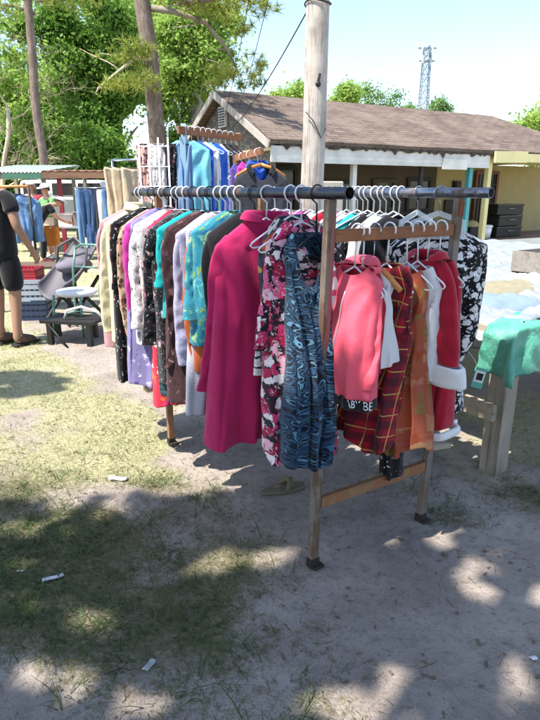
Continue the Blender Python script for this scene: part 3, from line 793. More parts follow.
    if sleeve:
        for sd in (-1, 1):
            n = 22; m = 26; rr = random.Random(seed*7+sd); f1, f2, f3 = [rr.uniform(0, 6.28) for _ in range(3)]
            slope = math.atan2(drop, W-neck); c = Vector((sd*(W-.072), 0, -top-drop+.072*math.tan(slope)-sl_r*1.05)); rows2 = []; uv2 = []; step = (sl_len+.06)/m
            for i in range(m+1):
                t = i/m; an = slope+(1.53-slope)*min(1, t/.2)**.8+.10*math.sin(4.2*t+f1)*min(1, max(0, t-.15)*4)-sl_out*max(0, .6-t)
                ax = Vector((sd*math.cos(an), .10*math.sin(3.3*t+f2)+sl_fwd*t, -math.sin(an))).normalized()
                if i: c = c+ax*step
                a1 = Vector((0, 1, 0)); a1 = (a1-ax*a1.dot(ax)).normalized(); a2 = ax.cross(a1).normalized()
                wide = sl_r*((1.02-.26*t) if sleeve == 'long' else (1.0+.12*t if sleeve == 'short' else .95+.55*t*t))
                thk = sl_r*(.36 if sleeve != 'bell' else .34+.16*t)*(.75+.25*math.sin(2.4*t+f3))
                row = []
                for k in range(n):
                    th = 2*PI*k/n; cc_, qq = math.cos(th), math.sin(th)
                    p = c+a1*math.copysign(abs(cc_)**.8, cc_)*thk+a2*math.copysign(abs(qq)**.85, qq)*wide
                    pn = Vector((p.x*14+seed, p.y*9+sd*4, p.z*11+f1)); g_ = min(1, .15+2*t)
                    p += a1*math.copysign(1, cc_)*sl_r*.30*g_*(.6-2*abs(mn.noise(pn*1.5)))*abs(cc_)**.5+a2*sl_r*.16*g_*mn.noise(pn*1.3+Vector((3, 7, 1)))
                    row.append(p)
                rows2.append(row); uv2.append([(k/n*5.2*sl_r+sd, c.z) for k in range(n)])
            if isinstance(sl_mat, tuple):
                cu = m-sl_mat[1]; grid_obj('sleeve', rows2[:cu+1], True, mat, root, uv2[:cu+1]); rs = []
                for r in rows2[cu:]:
                    c = sum(r, Vector())/n; rs.append([c+(v-c)*sl_mat[2] for v in r])
                cf = grid_obj('cuff', rs, True, sl_mat[0], root, uv2[cu:])
                if len(sl_mat) > 3: cf.modifiers['cloth_thickness'].thickness = sl_mat[3]
            else: grid_obj('sleeve', rows2, True, sl_mat or mat, root, uv2)
    if collar:
        h, cmat = collar[0], collar[1] or mat; rows3 = []; uv3 = []; n = 33; op = collar[2] if len(collar) > 2 else .35
        for i, (o_, z_) in enumerate([(0, -.012), (-.006, h*.45), (-.004, h*.9), (.008, h), (.02, h*.72), (.03, h*.1), (.034, -h*.25)]):
            row = []
            for k in range(n):
                th = -PI/2+op+(2*PI-2*op)*k/(n-1); c, q = math.cos(th), math.sin(th)
                fr = max(0, -q)**1.6
                b = shape(.12, th); row.append(Vector((b.x+c*o_, b.y+q*(o_+.004), b.z+z_*(1-.25*fr)+.006)))
            rows3.append(row); uv3.append([(k/n*.45, row[k].z) for k in range(n)])
        grid_obj('collar', rows3, False, cmat, root, uv3)
    LAST['rows'] = rows
    return root
LAST = {}

F = {}
F['magenta'] = f_plain('magenta_crepe', '#b8235c', '#a51c52', thin=.06, inner='#7d123f')
F['black'] = f_plain('black_jersey', '#131318', '#1d1c22', thin=0)
F['char'] = f_plain('charcoal_wool', '#2d2e35', '#22232a', thin=0)
F['coral'] = f_plain('coral_satin', '#f4657a', '#ea546b', thin=.25, rough=.55)
F['pink_lt'] = f_plain('pale_pink_mesh', '#d9a9b6', '#c48e9e', thin=.3)
F['white'] = f_plain('white_cotton', '#e2dfdf', '#cfcbd0', thin=.2)
F['cream'] = f_plain('cream_linen', '#d9cfae', '#c4b791', thin=.15)
F['lav'] = f_print('lavender_marl', '#9d9cb6', ['#a9a8c2', '#9594b0', '#b3b2ca'], 60, .6, warp=.03)
F['greyknit'] = f_stripe('grey_white_knit', ['#b9b9c4', '#a2a3b1'], 90)
F['teal'] = f_plain('teal_jersey', '#14a5a8', '#0f8a90')
F['orange'] = f_plain('burnt_orange_satin', '#b4552a', '#8e3f1f', rough=.6)
F['brown'] = f_print('brown_paisley_print', '#40282a', ['#6d4a48', '#8a6a66', '#2c1a1e', '#5a3a4a'], 26, .5, warp=.08)
F['magpink'] = f_plain('bright_magenta', '#c23a98', '#a82a80')
F['santa'] = f_plain('santa_velour', '#a20d2a', '#7e081e', thin=0, sheen=.3)
F['fur'] = f_plain('white_fur', '#e6e3e3', '#cfcbcc', thin=.1, sheen=.4)
F['purple'] = f_print('mauve_print', '#7d76a2', ['#a9a2c4', '#554b80', '#c9c4d8', '#6d6596'], 26, .55)
F['floral'] = f_print('pink_black_floral', '#2a1c28', ['#d9386e', '#efb6c6', '#b11f4c', '#f0e3e6', '#d45f86', '#a01f45'], 24, .78, warp=.07, second='#d8c9cc')
F['patch'] = f_print('patchwork_print', '#3b4453', ['#d8d6d2', '#b35a39', '#a3266c', '#22262f', '#c99a52', '#53627a'], 12, .66, second='#23242b')
F['zig'] = f_stripe('white_black_zigzag', ['#e4e2e0', '#20222a', '#e4e2e0', '#d6d4d4'], 26, 1, .12)
F['paisley'] = f_paisley('blue_paisley', ['#0a101c', '#1d3854', '#0c1320', '#38607f', '#0d1726', '#27496a', '#0b1220', '#55809a'], 3.6, inner='#0b0c12')
F['leafy'] = f_print('teal_leaf_print', '#2b7f92', ['#5aa79c', '#74964a', '#1d5f8a', '#93b87c', '#2f6f78', '#6fb5b4'], 24, .6, warp=.12, second='#1e6f8f')
F['leop'] = f_leopard('leopard_print', '#c3a184', '#8b5f46', '#2a1a17', 34)
F['leop_pink'] = f_leopard('dusty_leopard', '#c9a39c', '#8c4d55', '#3a1d23', 34)
F['bwfl'] = f_print('white_black_pink_floral', '#e2dcdc', ['#2a2528', '#47343b', '#c1708c', '#1e1c20', '#8b7f84'], 26, .42, warp=.08, second='#3a3237')
F['dkfl'] = f_print('black_pink_small_floral', '#17141a', ['#b57f8c', '#e0d6d6', '#7a4a5b', '#3f5a5c', '#c6a39b'], 26, .42, warp=.07, second='#8e8a90')
F['dkfl2'] = f_print('black_white_small_floral', '#131318', ['#c9c6c8', '#8a8890', '#d9d6d6', '#97283f'], 34, .40, warp=.05)
F['slate'] = f_stripe('slate_ruffle', ['#31454c', '#3d535a', '#26363d'], 34, 1, .02)
F['redfl'] = f_print('red_white_floral', '#c2293f', ['#e8c0c8', '#e5643e', '#d93e7c', '#efe3df'], 15, .5, warp=.07)
F['pinkpais'] = f_print('dusty_pink_print', '#b98b8f', ['#8a4f5a', '#d7bcb6', '#6c3a44'], 22, .45, warp=.06)
F['bwbig'] = f_print('black_white_blossom', '#101014', ['#e8e6e4', '#d9d8d8', '#efedec', '#cfcdd0'], 30, .66, warp=.035, second='#e6e4e2', petals=True)
F['plaid'] = f_plaid('red_plaid', '#9a1628', '#3c1420', '#c9a85a', 11)
F['tulle'] = f_print('orange_tulle', '#b0583c', ['#c07a58', '#a8492f', '#bd8a5c', '#b45a50', '#94703f'], 16, .7, warp=.12, thin=.3)
F['jean'] = f_plain('blue_denim', '#3d5a85', '#25395c'); F['jean_lt'] = f_plain('light_blue_denim', '#6f93b8', '#4b6f98'); F['jean_dk'] = f_plain('dark_denim', '#26385a', '#1b2945')
F['khaki'] = f_plain('khaki_drill', '#cbb79b', '#b19a7c')
F['royal'] = f_plain('royal_blue_satin', '#2459c4', '#1b449c', rough=.5); F['aqua'] = f_plain('aqua_sheer', '#7cc9dc', '#a6e0ea', thin=.35, rough=.5)
F['purpl'] = f_plain('violet_jersey', '#5a4696', '#46367a')
F['redtop'] = f_plain('crimson_knit', '#a3122c', '#7d0d22')
F['hood_in'] = f_plain('coral_lining', '#d9607a', '#c54c68')

rw = lambda e=0: ROTW+e
GA = 'clothes hung along the dark pipe'
# front to back along the dark pipe: (t, builder)
j = R.uniform
garment('sleeveless_dress', 'blue and black paisley sleeveless dress beside the front post', 'dress', pa(.085)-wv*.035, rw(-.12),   .92, F['paisley'], W=.09, Wh=.105, T=.05, Th=.075, neck=.065, drop=.05, top=.14, scoop=.2, seed=11, fold=.026, nf=6, group=GA)
hanger('black', pa(.075), rw(-.12), 'black hanger with its long wire neck holding the paisley dress', span=.13, drop=.14)
garment('kimono_blouse', 'pink, black and white floral long blouse next to the paisley dress', 'blouse', pa(.17), rw(-.05), .96, F['floral'], W=.165, Wh=.175, T=.06, Th=.085, neck=.07, drop=.09, top=.10, scoop=.03, seed=12, fold=.03, nf=6, sleeve='bell', sl_len=.36, sl_r=.05, group=GA, hem_wave=.03)
hanger('white', pa(.17), rw(.02), 'white hanger holding the pink floral blouse', drop=.105)
garment('patchwork_tunic', 'grey patchwork tunic with a white and black zigzag sleeve behind the pink floral blouse', 'tunic', pa(.24), rw(.05), .93, F['patch'], W=.15, Wh=.19, T=.05, Th=.07, seed=13, fold=.025, drop=.10, sleeve='bell', sl_len=.54, sl_r=.035, sl_mat=F['zig'], group=GA)
hanger('white', pa(.24), rw(.05), 'white hanger holding the patchwork tunic')
garment('long_jacket', 'plain magenta long jacket with a stand collar', 'jacket', pa(.40), rw(-.30), 1.0, F['magenta'], W=.215, Wh=.258, pleat=-.03, sl_out=.16, T=.05, Th=.085, neck=.06, drop=.12, top=.095, scoop=.012, seed=14, fold=.034, nf=4.2, sleeve='long', sl_len=.60, sl_r=.052, collar=(.030, None, .30), group=GA, hem_wave=.018)
hanger('white', pa(.40), rw(-.30), 'white hanger holding the magenta jacket', drop=.10, span=.15)
garment('long_cardigan', 'plain black long cardigan just behind the magenta jacket', 'cardigan', pa(.50), rw(-.15), .94, F['black'], W=.225, Wh=.235, T=.05, seed=15, sleeve='long', sl_len=.62, fold=.02, top=.075, group=GA)
hanger('black', pa(.50), rw(.02), 'black hanger holding the plain black cardigan')
garment('leaf_blouse', 'teal and green leaf print blouse with wide short sleeves', 'blouse', pa(.60), rw(-.12), .60, F['leafy'], W=.235, Wh=.25, T=.06, Th=.09, seed=16, sleeve='bell', sl_len=.30, sl_r=.07, fold=.03, top=.075, group=GA, sl_out=.03)
hanger('white', pa(.60), rw(-.04), 'white hanger holding the teal leaf blouse')
garment('orange_blouse', 'burnt orange satin blouse below the teal leaf blouse', 'blouse', pa(.68), rw(.02), .72, F['orange'], W=.22, Wh=.25, T=.05, seed=17, sleeve='short', sl_len=.5, sl_r=.06, fold=.03, group=GA)
hanger('white', pa(.68), rw(.02), 'white hanger holding the orange satin blouse')
garment('knit_dress', 'pale grey ribbed knit dress hanging lower than the lavender top', 'dress', pa(.75), rw(0), .95, F['greyknit'], W=.20, Wh=.23, T=.04, seed=18, fold=.02, group=GA)
hanger('white', pa(.75), rw(0), 'white hanger holding the grey knit dress')
garment('knit_pullover', 'lavender grey knit top with long sleeves', 'top', pa(.82), rw(.04), .60, F['lav'], W=.235, Wh=.25, T=.05, seed=19, sleeve='long', sl_len=.55, fold=.022, group=GA)
hanger('white', pa(.82), rw(.04), 'white hanger holding the lavender top')
garment('brown_tunic', 'dark brown jersey tunic behind the lavender top', 'tunic', pa(.90), rw(-.02), .93, F['brown'], W=.235, Wh=.25, T=.05, seed=20, sleeve='long', sl_len=.6, fold=.02, group=GA)
hanger('black', pa(.90), rw(-.02), 'black hanger holding the brown tunic')
garment('teal_pullover', 'bright teal top showing only its shoulder between dark tunics', 'top', pa(.97), rw(.05), .52, F['teal'], W=.25, Wh=.23, T=.045, seed=21, sleeve='short', sl_len=.2, sl_r=.06, fold=.02, group=GA)
hanger('white', pa(.97), rw(.05), 'white hanger holding the bright teal top')
garment('floral_tunic', 'black tunic with small pink flowers and long sleeves', 'tunic', pa(1.05), rw(-.05), .86, F['dkfl'], W=.25, Wh=.25, T=.06, seed=22, sleeve='bell', sl_len=.52, sl_r=.06, fold=.03, group=GA)
hanger('black', pa(1.05), rw(-.05), 'black hanger holding the small flowered tunic')
garment('ruffled_tunic', 'slate green ruffled tunic below the small flowered tunic', 'tunic', pa(1.13), rw(.03), .95, F['slate'], W=.22, Wh=.25, T=.05, seed=23, fold=.03, group=GA)
hanger('white', pa(1.13), rw(.03), 'white hanger holding the slate ruffled tunic')
garment('floral_skirt_dress', 'red and pink flowered dress whose hem shows lowest at the left', 'dress', pa(1.19), rw(-.02), 1.05, F['redfl'], W=.2, Wh=.26, T=.05, Th=.08, seed=24, fold=.03, group=GA)
hanger('white', pa(1.19), rw(-.02), 'white hanger holding the red flowered dress')
garment('print_blouse', 'white blouse with black and pink flowers and loose sleeves', 'blouse', pa(1.26), rw(.04), .72, F['bwfl'], W=.25, Wh=.26, T=.06, seed=25, sleeve='bell', sl_len=.46, sl_r=.06, fold=.028, group=GA)
hanger('white', pa(1.26), rw(.04), 'white hanger holding the white flowered blouse')
garment('mauve_dress', 'long mauve print dress behind the white flowered blouse', 'dress', pa(1.36), rw(-.03), 1.0, F['purple'], W=.21, Wh=.21, T=.05, seed=26, fold=.025, sleeve='short', sl_len=.2, group=GA)
hanger('black', pa(1.36), rw(-.03), 'black hanger holding the mauve dress')
garment('magenta_pullover', 'bright pink magenta top between the mauve and leopard dresses', 'top', pa(1.43), rw(.05), .68, F['magpink'], W=.25, Wh=.25, T=.05, seed=27, sleeve='long', sl_len=.5, fold=.02, group=GA)
hanger('white', pa(1.43), rw(.05), 'white hanger holding the bright pink top')
garment('leopard_dress', 'brown leopard print long dress', 'dress', pa(1.50), rw(0), 1.04, F['leop'], W=.25, Wh=.25, T=.05, seed=28, sleeve='long', sl_len=.56, fold=.022, group=GA)
hanger('black', pa(1.50), rw(0), 'black hanger holding the brown leopard dress')
garment('black_floral_dress', 'black dress with tiny white flowers, left of the leopard dress', 'dress', pa(1.60), rw(-.04), 1.02, F['dkfl2'], W=.25, Wh=.26, T=.05, seed=29, sleeve='short', sl_len=.3, fold=.025, group=GA)
hanger('black', pa(1.60), rw(-.04), 'black hanger holding the tiny flowered black dress')
garment('cream_jacket', 'cream linen jacket with long sleeves near the far end of the dark pipe', 'jacket', pa(1.70), rw(.03), .78, F['cream'], W=.25, Wh=.26, T=.06, seed=30, sleeve='long', sl_len=.58, fold=.02, collar=(.035, None, .4), group=GA)
hanger('white', pa(1.70), rw(.03), 'white hanger holding the cream jacket')
garment('pink_print_shirt', 'dusty pink print shirt, farthest on the dark pipe', 'shirt', pa(1.79), rw(-.03), .84, F['pinkpais'], W=.25, Wh=.26, T=.05, seed=31, sleeve='long', sl_len=.55, fold=.02, group=GA)
hanger('white', pa(1.79), rw(-.03), 'white hanger holding the dusty pink shirt')

# along the shiny pipe
GB = 'tops hung on white hangers along the shiny pipe'
tops = [(.33, 'black', 'black top nearest the clear hangers on the shiny pipe', 'top', .60), (.42, 'white', 'plain white top on the shiny pipe, nearest to the black one', 'top', .62), (.50, 'dkfl2', 'black and white speckled top on the shiny pipe', 'top', .6),
        (.58, 'teal', 'teal edged top on the shiny pipe', 'top', .5), (.66, 'white', 'white shirt in the middle of the shiny pipe', 'shirt', .66), (.74, 'pink_lt', 'pale pink mesh top on the shiny pipe', 'top', .6), (.82, 'redtop', 'crimson knit top on the shiny pipe', 'top', .62),
        (.91, 'white', 'white long top behind the crimson knit top', 'top', .7), (1.0, 'magpink', 'bright pink top on the shiny pipe behind the magenta jacket', 'top', .55), (1.1, 'pink_lt', 'pink blouse far along the shiny pipe', 'blouse', .62), (1.22, 'white', 'white blouse far along the shiny pipe', 'blouse', .6), (1.36, 'lav', 'lavender top far along the shiny pipe', 'top', .6)]
for i, (t, f, lab, nm, L) in enumerate(tops):
    e = R.uniform(-.08, .08)
    garment('hanging_'+('pullover' if nm == 'top' else nm), lab, nm, pb(t), rw(e), L, F[f], W=.205, Wh=.215, T=.045, seed=40+i, sleeve='short', sl_len=.2, sl_r=.06, fold=.02, group=GB, drop=.09, top=.10)
    hanger('white', pb(t), rw(e), 'white hanger with '+lab, drop=.095, span=(.2, .192, .185)[i % 3], thick=(.0038, .0028, .0045)[i % 3])
for i, t in enumerate((.37, .46, .545, .62, .70, .78, .87)):
    hanger('white', pb(t), rw(R.uniform(-.25, .25)), 'empty white hanger crowded between the tops on the shiny pipe', 'empty white hangers on the shiny pipe', drop=.085, span=.195)
hanger('clear', pb(.225), rw(.10), 'clear plastic hanger hanging empty, left one of two on the shiny pipe', span=.14, drop=.075)
hanger('clear', pb(.10), rw(-.55), 'clear plastic hanger over the black and white blossom dress', span=.14, drop=.075)
garment('blossom_dress', 'black and white blossom print dress with a gathered waist behind the second post', 'dress', pb(.03)+dv*.09+wv*.05, rw(-.42), .86, F['bwbig'], W=.235, Wh=.185, T=.06, Th=.08, neck=.10, drop=.07, top=.16, scoop=.03, seed=60, fold=.024, nf=5, waist=(.72, .24), group=None)
garment('blossom_blouse', 'black and white blossom print top just left of the blossom dress', 'top', pb(.225), rw(.05), .60, F['bwbig'], W=.17, Wh=.19, T=.05, neck=.12, drop=.03, top=.20, scoop=.02, seed=61, fold=.02)

# children's clothes on the rusty cross bar
def bar(s, z=zb+.0): return fa(z).lerp(fb(z), s)+Vector((0, 0, .012))
rd = lambda e=0: ROTD+e
GC = "children's clothes on the rusty cross bar"
def kid_hang(s, e, lab, kind='white', span=.135): return hanger(kind, bar(s), rd(e), lab, None, span, .13)
def text_mesh(body, size):
    cu = bpy.data.curves.new('lettering', 'FONT'); cu.body = body; cu.size = size; cu.resolution_u = 2
    o = bpy.data.objects.new('lettering', cu); COL.objects.link(o)
    bpy.context.view_layer.update()
    me = bpy.data.meshes.new_from_object(o.evaluated_get(bpy.context.evaluated_depsgraph_get()))
    bpy.data.objects.remove(o); bpy.data.curves.remove(cu); me.name = 'lettering'; return me
hood = garment('hooded_jacket', 'coral satin hooded jacket with lettering on its black waistband', 'jacket', bar(.20), rd(.22), .54, F['coral'], W=.125, Wh=.135, T=.055, Th=.085, neck=.06, drop=.05, top=.13, scoop=.03, seed=70, fold=.018, nf=4, sleeve='long', sl_len=.40, sl_r=.05, group=GC,
               hemband=(4, F['black'], .98), sl_mat=(F['coral'], 2, .72), sl_fwd=-.03)
hr = LAST['rows'][-1]; hr2 = LAST['rows'][-5]; nC = len(hr)
ks = list(range(nC//2, nC))+[0]; front_lo = [hr[k] for k in ks]; front_hi = [hr2[k] for k in ks]
arc = [0]
for a, b in zip(front_lo, front_lo[1:]): arc.append(arc[-1]+math.hypot(b.x-a.x, b.y-a.y))
def on_front(s, q):
    s = min(max(s, 0), arc[-1]-1e-5); i = max(k for k in range(len(arc)) if arc[k] <= s); i = min(i, len(arc)-2); t = (s-arc[i])/(arc[i+1]-arc[i]+1e-9)
    lo = front_lo[i].lerp(front_lo[i+1], t); hi = front_hi[i].lerp(front_hi[i+1], t); p = lo.lerp(hi, q)
    tg = (front_lo[i+1]-front_lo[i]).normalized(); nn = Vector((tg.y, -tg.x, 0)).normalized()
    return p+nn*.0045
tm = text_mesh('BABY BE', .040)
wid = max(v.co.x for v in tm.vertices); bh = (front_hi[16]-front_lo[16]).length
for v in tm.vertices: v.co = on_front(arc[-1]*(.665+.31*v.co.x/wid), .16+v.co.y/.040*.95*.9)
link('lettering', tm, m_plain('white_print', '#dedede', .8, .05), hood)
mb = MB()                                                     # the open hood, fallen back behind the neck
hrows = []
for i in range(11):
    t = i/10; row = []
    for k in range(23):
        th = -PI*.12+(PI*1.24)*k/22; rr_ = .062*(1+.55*math.sin(PI*min(1, t*1.15)))
        row.append(Vector((rr_*math.cos(th)*1.05, .012+rr_*.85*math.sin(th)*(.55+.65*t)-.02*t+.008*math.sin(5*th+4*t)+.03*t, -.125-.03*t+.06*math.sin(PI*t)*max(.2, math.sin(th))-.05*t*t)))
    hrows.append(row)
grid_obj('hood', hrows, False, F['coral'], hood, [[(k/22*.3, i*.02) for k in range(23)] for i in range(11)])
zr = MB(); zp = [LAST['rows'][i][nC*3//4]+Vector((0, -.003, 0)) for i in range(6, len(LAST['rows'])-4)]; zr.tube(zp, .0035, 6); zr.build('zip', m_plain('silver_zip', '#b8a0a4', .4, .1, metal=.6), hood)
kid_hang(.20, .22, 'white hanger holding the coral hooded jacket')
garment('mesh_blouse', 'crimson mesh top just behind the coral jacket', 'top', bar(.25), rd(-.05), .40, F['redtop'], W=.11, Wh=.12, T=.04, top=.12, seed=71, fold=.02, group=GC); kid_hang(.25, -.05, 'white hanger holding the crimson mesh top')
garment('striped_tee_shirt', 'white and pink striped childs top between the front post and the coral jacket', 'top', bar(.085)+dv*.10, rd(.05), .24, f_stripe('white_pink_stripe', ['#e6e0e0', '#e6e0e0', '#d6607c'], 14), W=.07, Wh=.08, T=.03, top=.10, neck=.04, drop=.04, seed=79, fold=.015, group=GC); hanger('white', bar(.085)+dv*.10, rd(.05), 'small white hanger holding the striped top', None, .07, .09)
garment('white_shirt', 'white cotton shirt between the coral jacket and red plaid dress', 'shirt', bar(.33), rd(.1), .37, F['white'], W=.10, Wh=.125, T=.045, neck=.045, drop=.05, top=.14, seed=72, fold=.026, group=GC); kid_hang(.33, .1, 'wooden coloured hanger holding the white shirt', 'wood')
garment('plaid_dress', 'red plaid long dress with a short cape top', 'dress', bar(.44), rd(.12), .76, F['plaid'], W=.13, Wh=.14, T=.05, Th=.07, top=.125, seed=73, fold=.028, sleeve='short', sl_len=.20, sl_r=.055, group=GC, hem_wave=.03, sl_out=.3); kid_hang(.44, .12, 'white hanger holding the red plaid dress')
garment('printed_leggings', 'dark navy printed leggings hanging lowest under the orange dress', 'leggings', bar(.55), rd(.1), .90, F['dkfl2'], W=.05, Wh=.04, T=.03, neck=.04, drop=.02, top=.2, seed=74, fold=.012, group=GC)
garment('tulle_dress', 'orange flowered tulle long dress', 'dress', bar(.58), rd(-.02), .77, F['tulle'], W=.10, Wh=.125, T=.05, Th=.08, top=.16, seed=75, fold=.035, nf=7, group=GC, hem_wave=.03); kid_hang(.58, .05, 'white hanger holding the orange tulle dress')
garment('white_tee_shirt', 'small white printed top hanging against the red velour suit', 'top', bar(.67), rd(.1), .46, F['white'], W=.11, Wh=.115, T=.05, top=.15, seed=76, fold=.025, group=GC)
rows_b = LAST['rows']; mb = MB()
bp = rows_b[-6][nC*3//4+2]
for k in range(5): mb.box((bp.x-.012+k*.007, bp.y-.006, bp.z+.006*math.sin(k*2.1)), (.006, .002, .012+.006*(k % 2)), .3)
mb.build('printed_emblem', F['black'], bpy.data.objects['white_tee_shirt'])
kid_hang(.67, .1, 'white hanger holding the small white printed top')
santa = garment('velour_jacket', 'red velour childs jacket with white fur cuffs, nearest the second post', 'jacket', bar(.77), rd(.05), .46, F['santa'], W=.12, Wh=.12, T=.06, Th=.07, neck=.05, top=.11, seed=77, fold=.024, sleeve='bell', sl_len=.41, sl_r=.066, sl_mat=(F['fur'], 5, 1.22, .022), group=GC, sl_out=.5, collar=(.025, None, .5))
kid_hang(.77, .05, 'white hanger holding the red velour jacket')
garment('velour_skirt', 'red velour long dress with a white fur hem below the fur cuffed jacket', 'dress', bar(.87), rd(.02), .77, F['santa'], W=.11, Wh=.15, T=.05, Th=.08, top=.13, seed=78, fold=.02, hemband=(3, F['fur'], 1.12, .024), group=GC)
kid_hang(.87, .02, 'white hanger holding the fur hemmed red dress')

# ------------------------------------------------------------------ utility pole and wires
pb_ = at(311, 190, 6.6); pb_.z = 0; pt_ = at(318, -10, 6.6)
pole = thing('utility_pole', 'pale weathered wooden utility pole rising behind the rack', 'utility pole', pb_)
mb = MB(); dirp = (pt_-pb_).normalized(); Lp = 8.6; rnd = random.Random(2)
mb.tube([pb_+dirp*(Lp*i/14-.3)+Vector((rnd.uniform(-.006, .006), 0, 0)) for i in range(15)], [.132-.025*i/14 for i in range(15)], 20); wb(mb, 'shaft', M['pole_wood'], pole)
mb = MB(); mb.tube([at(306, 112, 6.47), at(314, 122, 6.44), at(321, 138, 6.45), at(326, 128, 6.48)], .006, 6); wb(mb, 'loose_cable', M['black_iron'], pole)
mb = MB(); p = at(318, 84, 6.48); mb.ball(p, .03, 8, 6, (1, .6, 1)); mb.beam(p+Vector((0, -.0, .02)), p+Vector((.02, -.01, .10)), .02, .02); wb(mb, 'clamp', M['black_iron'], pole)
for yy in (4, 190):
    mb = MB(); c = at(318-yy*.034, yy, 6.6); q = [c+Vector((.135*math.cos(a), .135*math.sin(a), .01*math.sin(a*2))) for a in np.linspace(0, 2*PI, 25)]; mb.tube(q, .008, 6, False); wb(mb, 'cable_band', M['black_iron'], pole)
def wire(a, b, sag, lab, r=.008):
    pts = [a.lerp(b, i/24)-Vector((0, 0, sag*4*(i/24)*(1-i/24))) for i in range(25)]
    o = Vector(a); m_ = MB(); m_.tube(pts, r, 5); w = m_.build('power_wire', M['black_iron'], None, o); tag(w, lab, 'wire')
wire(at(311, 4, 6.6), at(232, 128, 14.4), .12, 'black wire running from the utility pole down to the gable of the house')
wire(at(250, -6, 9.0), at(224, 118, 14.8), .1, 'left thin wire dropping steeply to the roof of the house', .006)
wire(at(270, -8, 9.0), at(238, 110, 15.0), .1, 'right thin wire dropping steeply to the roof of the house', .006)

# ------------------------------------------------------------------ house with the long shingle roof and porch
HD = Vector((.868, .497, 0)).normalized(); HN = Vector((-HD.y, HD.x, 0))       # along the eave, and away from us
HO = Vector((.11, 13.3, 0)); EZ = 2.74; RZ = 3.98; HW = 2.6; HL = 12.6
def hp(l, n, z): return HO+HD*l+HN*n+Vector((0, 0, z))
house = thing('porch_house', 'long low house with a brown shingle roof, stone gable and open porch', 'house', HO)
def shingle():
    t = NT('brown_shingle'); c = t.coord(); r = math.atan2(HD.y, HD.x)
    v = t.mapping(c, (1, 1, 1), (0, 0, -r))
    sx = t.node('ShaderNodeSeparateXYZ'); t.l.new(v, sx.inputs[0])
    row = t.math('FRACT', t.math('MULTIPLY', sx.outputs[2], 14.5))
    br = t.node('ShaderNodeTexBrick'); cb = t.node('ShaderNodeCombineXYZ'); t.l.new(sx.outputs[0], cb.inputs[0]); t.l.new(t.math('MULTIPLY', sx.outputs[2], 2.0), cb.inputs[1])
    t.l.new(cb.outputs[0], br.inputs[0]); br.inputs['Scale'].default_value = 1.45; br.inputs['Color1'].default_value = lin('#5c5049'); br.inputs['Color2'].default_value = lin('#75675d'); br.inputs['Mortar'].default_value = lin('#4a3f39'); br.inputs['Mortar Size'].default_value = .022; br.inputs['Row Height'].default_value = .18
    br.inputs['Brick Width'].default_value = .55
    n = t.noise(c, 1.1, 6, .62)
    col = t.mix(t.math('MULTIPLY', t.ramp(n, [(.4, 0.0), (.7, 1.0)]), .5), br.outputs[0], '#87796d')
    col = t.mix(t.math('MULTIPLY', t.ramp(t.noise(c, 22, 4, .7), [(.5, 0.0), (.7, 1.0)]), .5), col, '#54443d')
    t.bump(row, .6, .02); return t.fin(col, .95, None, .15)
M['shingle'] = shingle()
M['fascia'] = m_plain('white_fascia_paint', '#cfd0d0', .6, .55, 2.2, dark='#8d8780'); M['fascia_y'] = m_plain('cream_yellow_paint', '#d8cf9a', .6, .35, 3, dark='#a39a6a')
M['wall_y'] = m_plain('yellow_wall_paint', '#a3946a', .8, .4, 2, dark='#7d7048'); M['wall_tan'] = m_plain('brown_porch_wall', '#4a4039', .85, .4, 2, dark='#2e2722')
M['stone'] = None
def stone():
    t = NT('stone_gable'); c = t.coord(); v = t.vadd(c, t.noise(c, 5, 3, .5, out='Color'), .1)
    vo = t.voro(t.mapping(v, (1, 1, 2.6)), 5.5, 'DISTANCE_TO_EDGE'); vc = t.voro(t.mapping(v, (1, 1, 2.6)), 5.5)
    sp = t.node('ShaderNodeSeparateColor'); t.l.new(vc.outputs['Color'], sp.inputs[0])
    col = t.ramp(sp.outputs[0], [(0, '#6d655e'), (.35, '#605851'), (.7, '#787069')], 'CONSTANT')
    col = t.mix(t.ramp(vo.outputs['Distance'], [(.03, 1.0), (.08, 0.0)]), col, '#4c453f'); t.bump(vo.outputs['Distance'], .6, .03); return t.fin(col, .9)
M['stone'] = stone(); M['dark_void'] = m_plain('dark_interior_paint', '#2b2a2b', .8, .3); M['teal_paint'] = m_plain('teal_post_paint', '#4a9da8', .6, .2)
M['glass'] = m_plain('dark_window_glass', '#1a2024', .08, .1); M['door_wood'] = m_wood('red_brown_door', '#6f3323', '#451d15', 'Z', .5, .6); M['floor_wood'] = m_wood('porch_deck_wood', '#7d5a48', '#4e382d', 'X', .5)
mb = MB()                                              # roof: gable at the near left end, hip at the far right end
OV = .25; th = Vector((0, 0, -.10))
e0, e1 = hp(-.25, 0, EZ), hp(HL, 0, EZ); k0, k1 = hp(-.25, 2*HW, EZ), hp(HL, 2*HW, EZ); r0, r1 = hp(-.25, HW, RZ), hp(HL-2.7, HW, RZ)
def slab(m_, pts):
    n = len(pts); top = [Vector(p) for p in pts]; bot = [p+th for p in top]
    m_._add(top+bot, [tuple(range(n)), tuple(range(n, 2*n))[::-1]]+[(i, n+i, n+(i+1) % n, (i+1) % n) for i in range(n)])
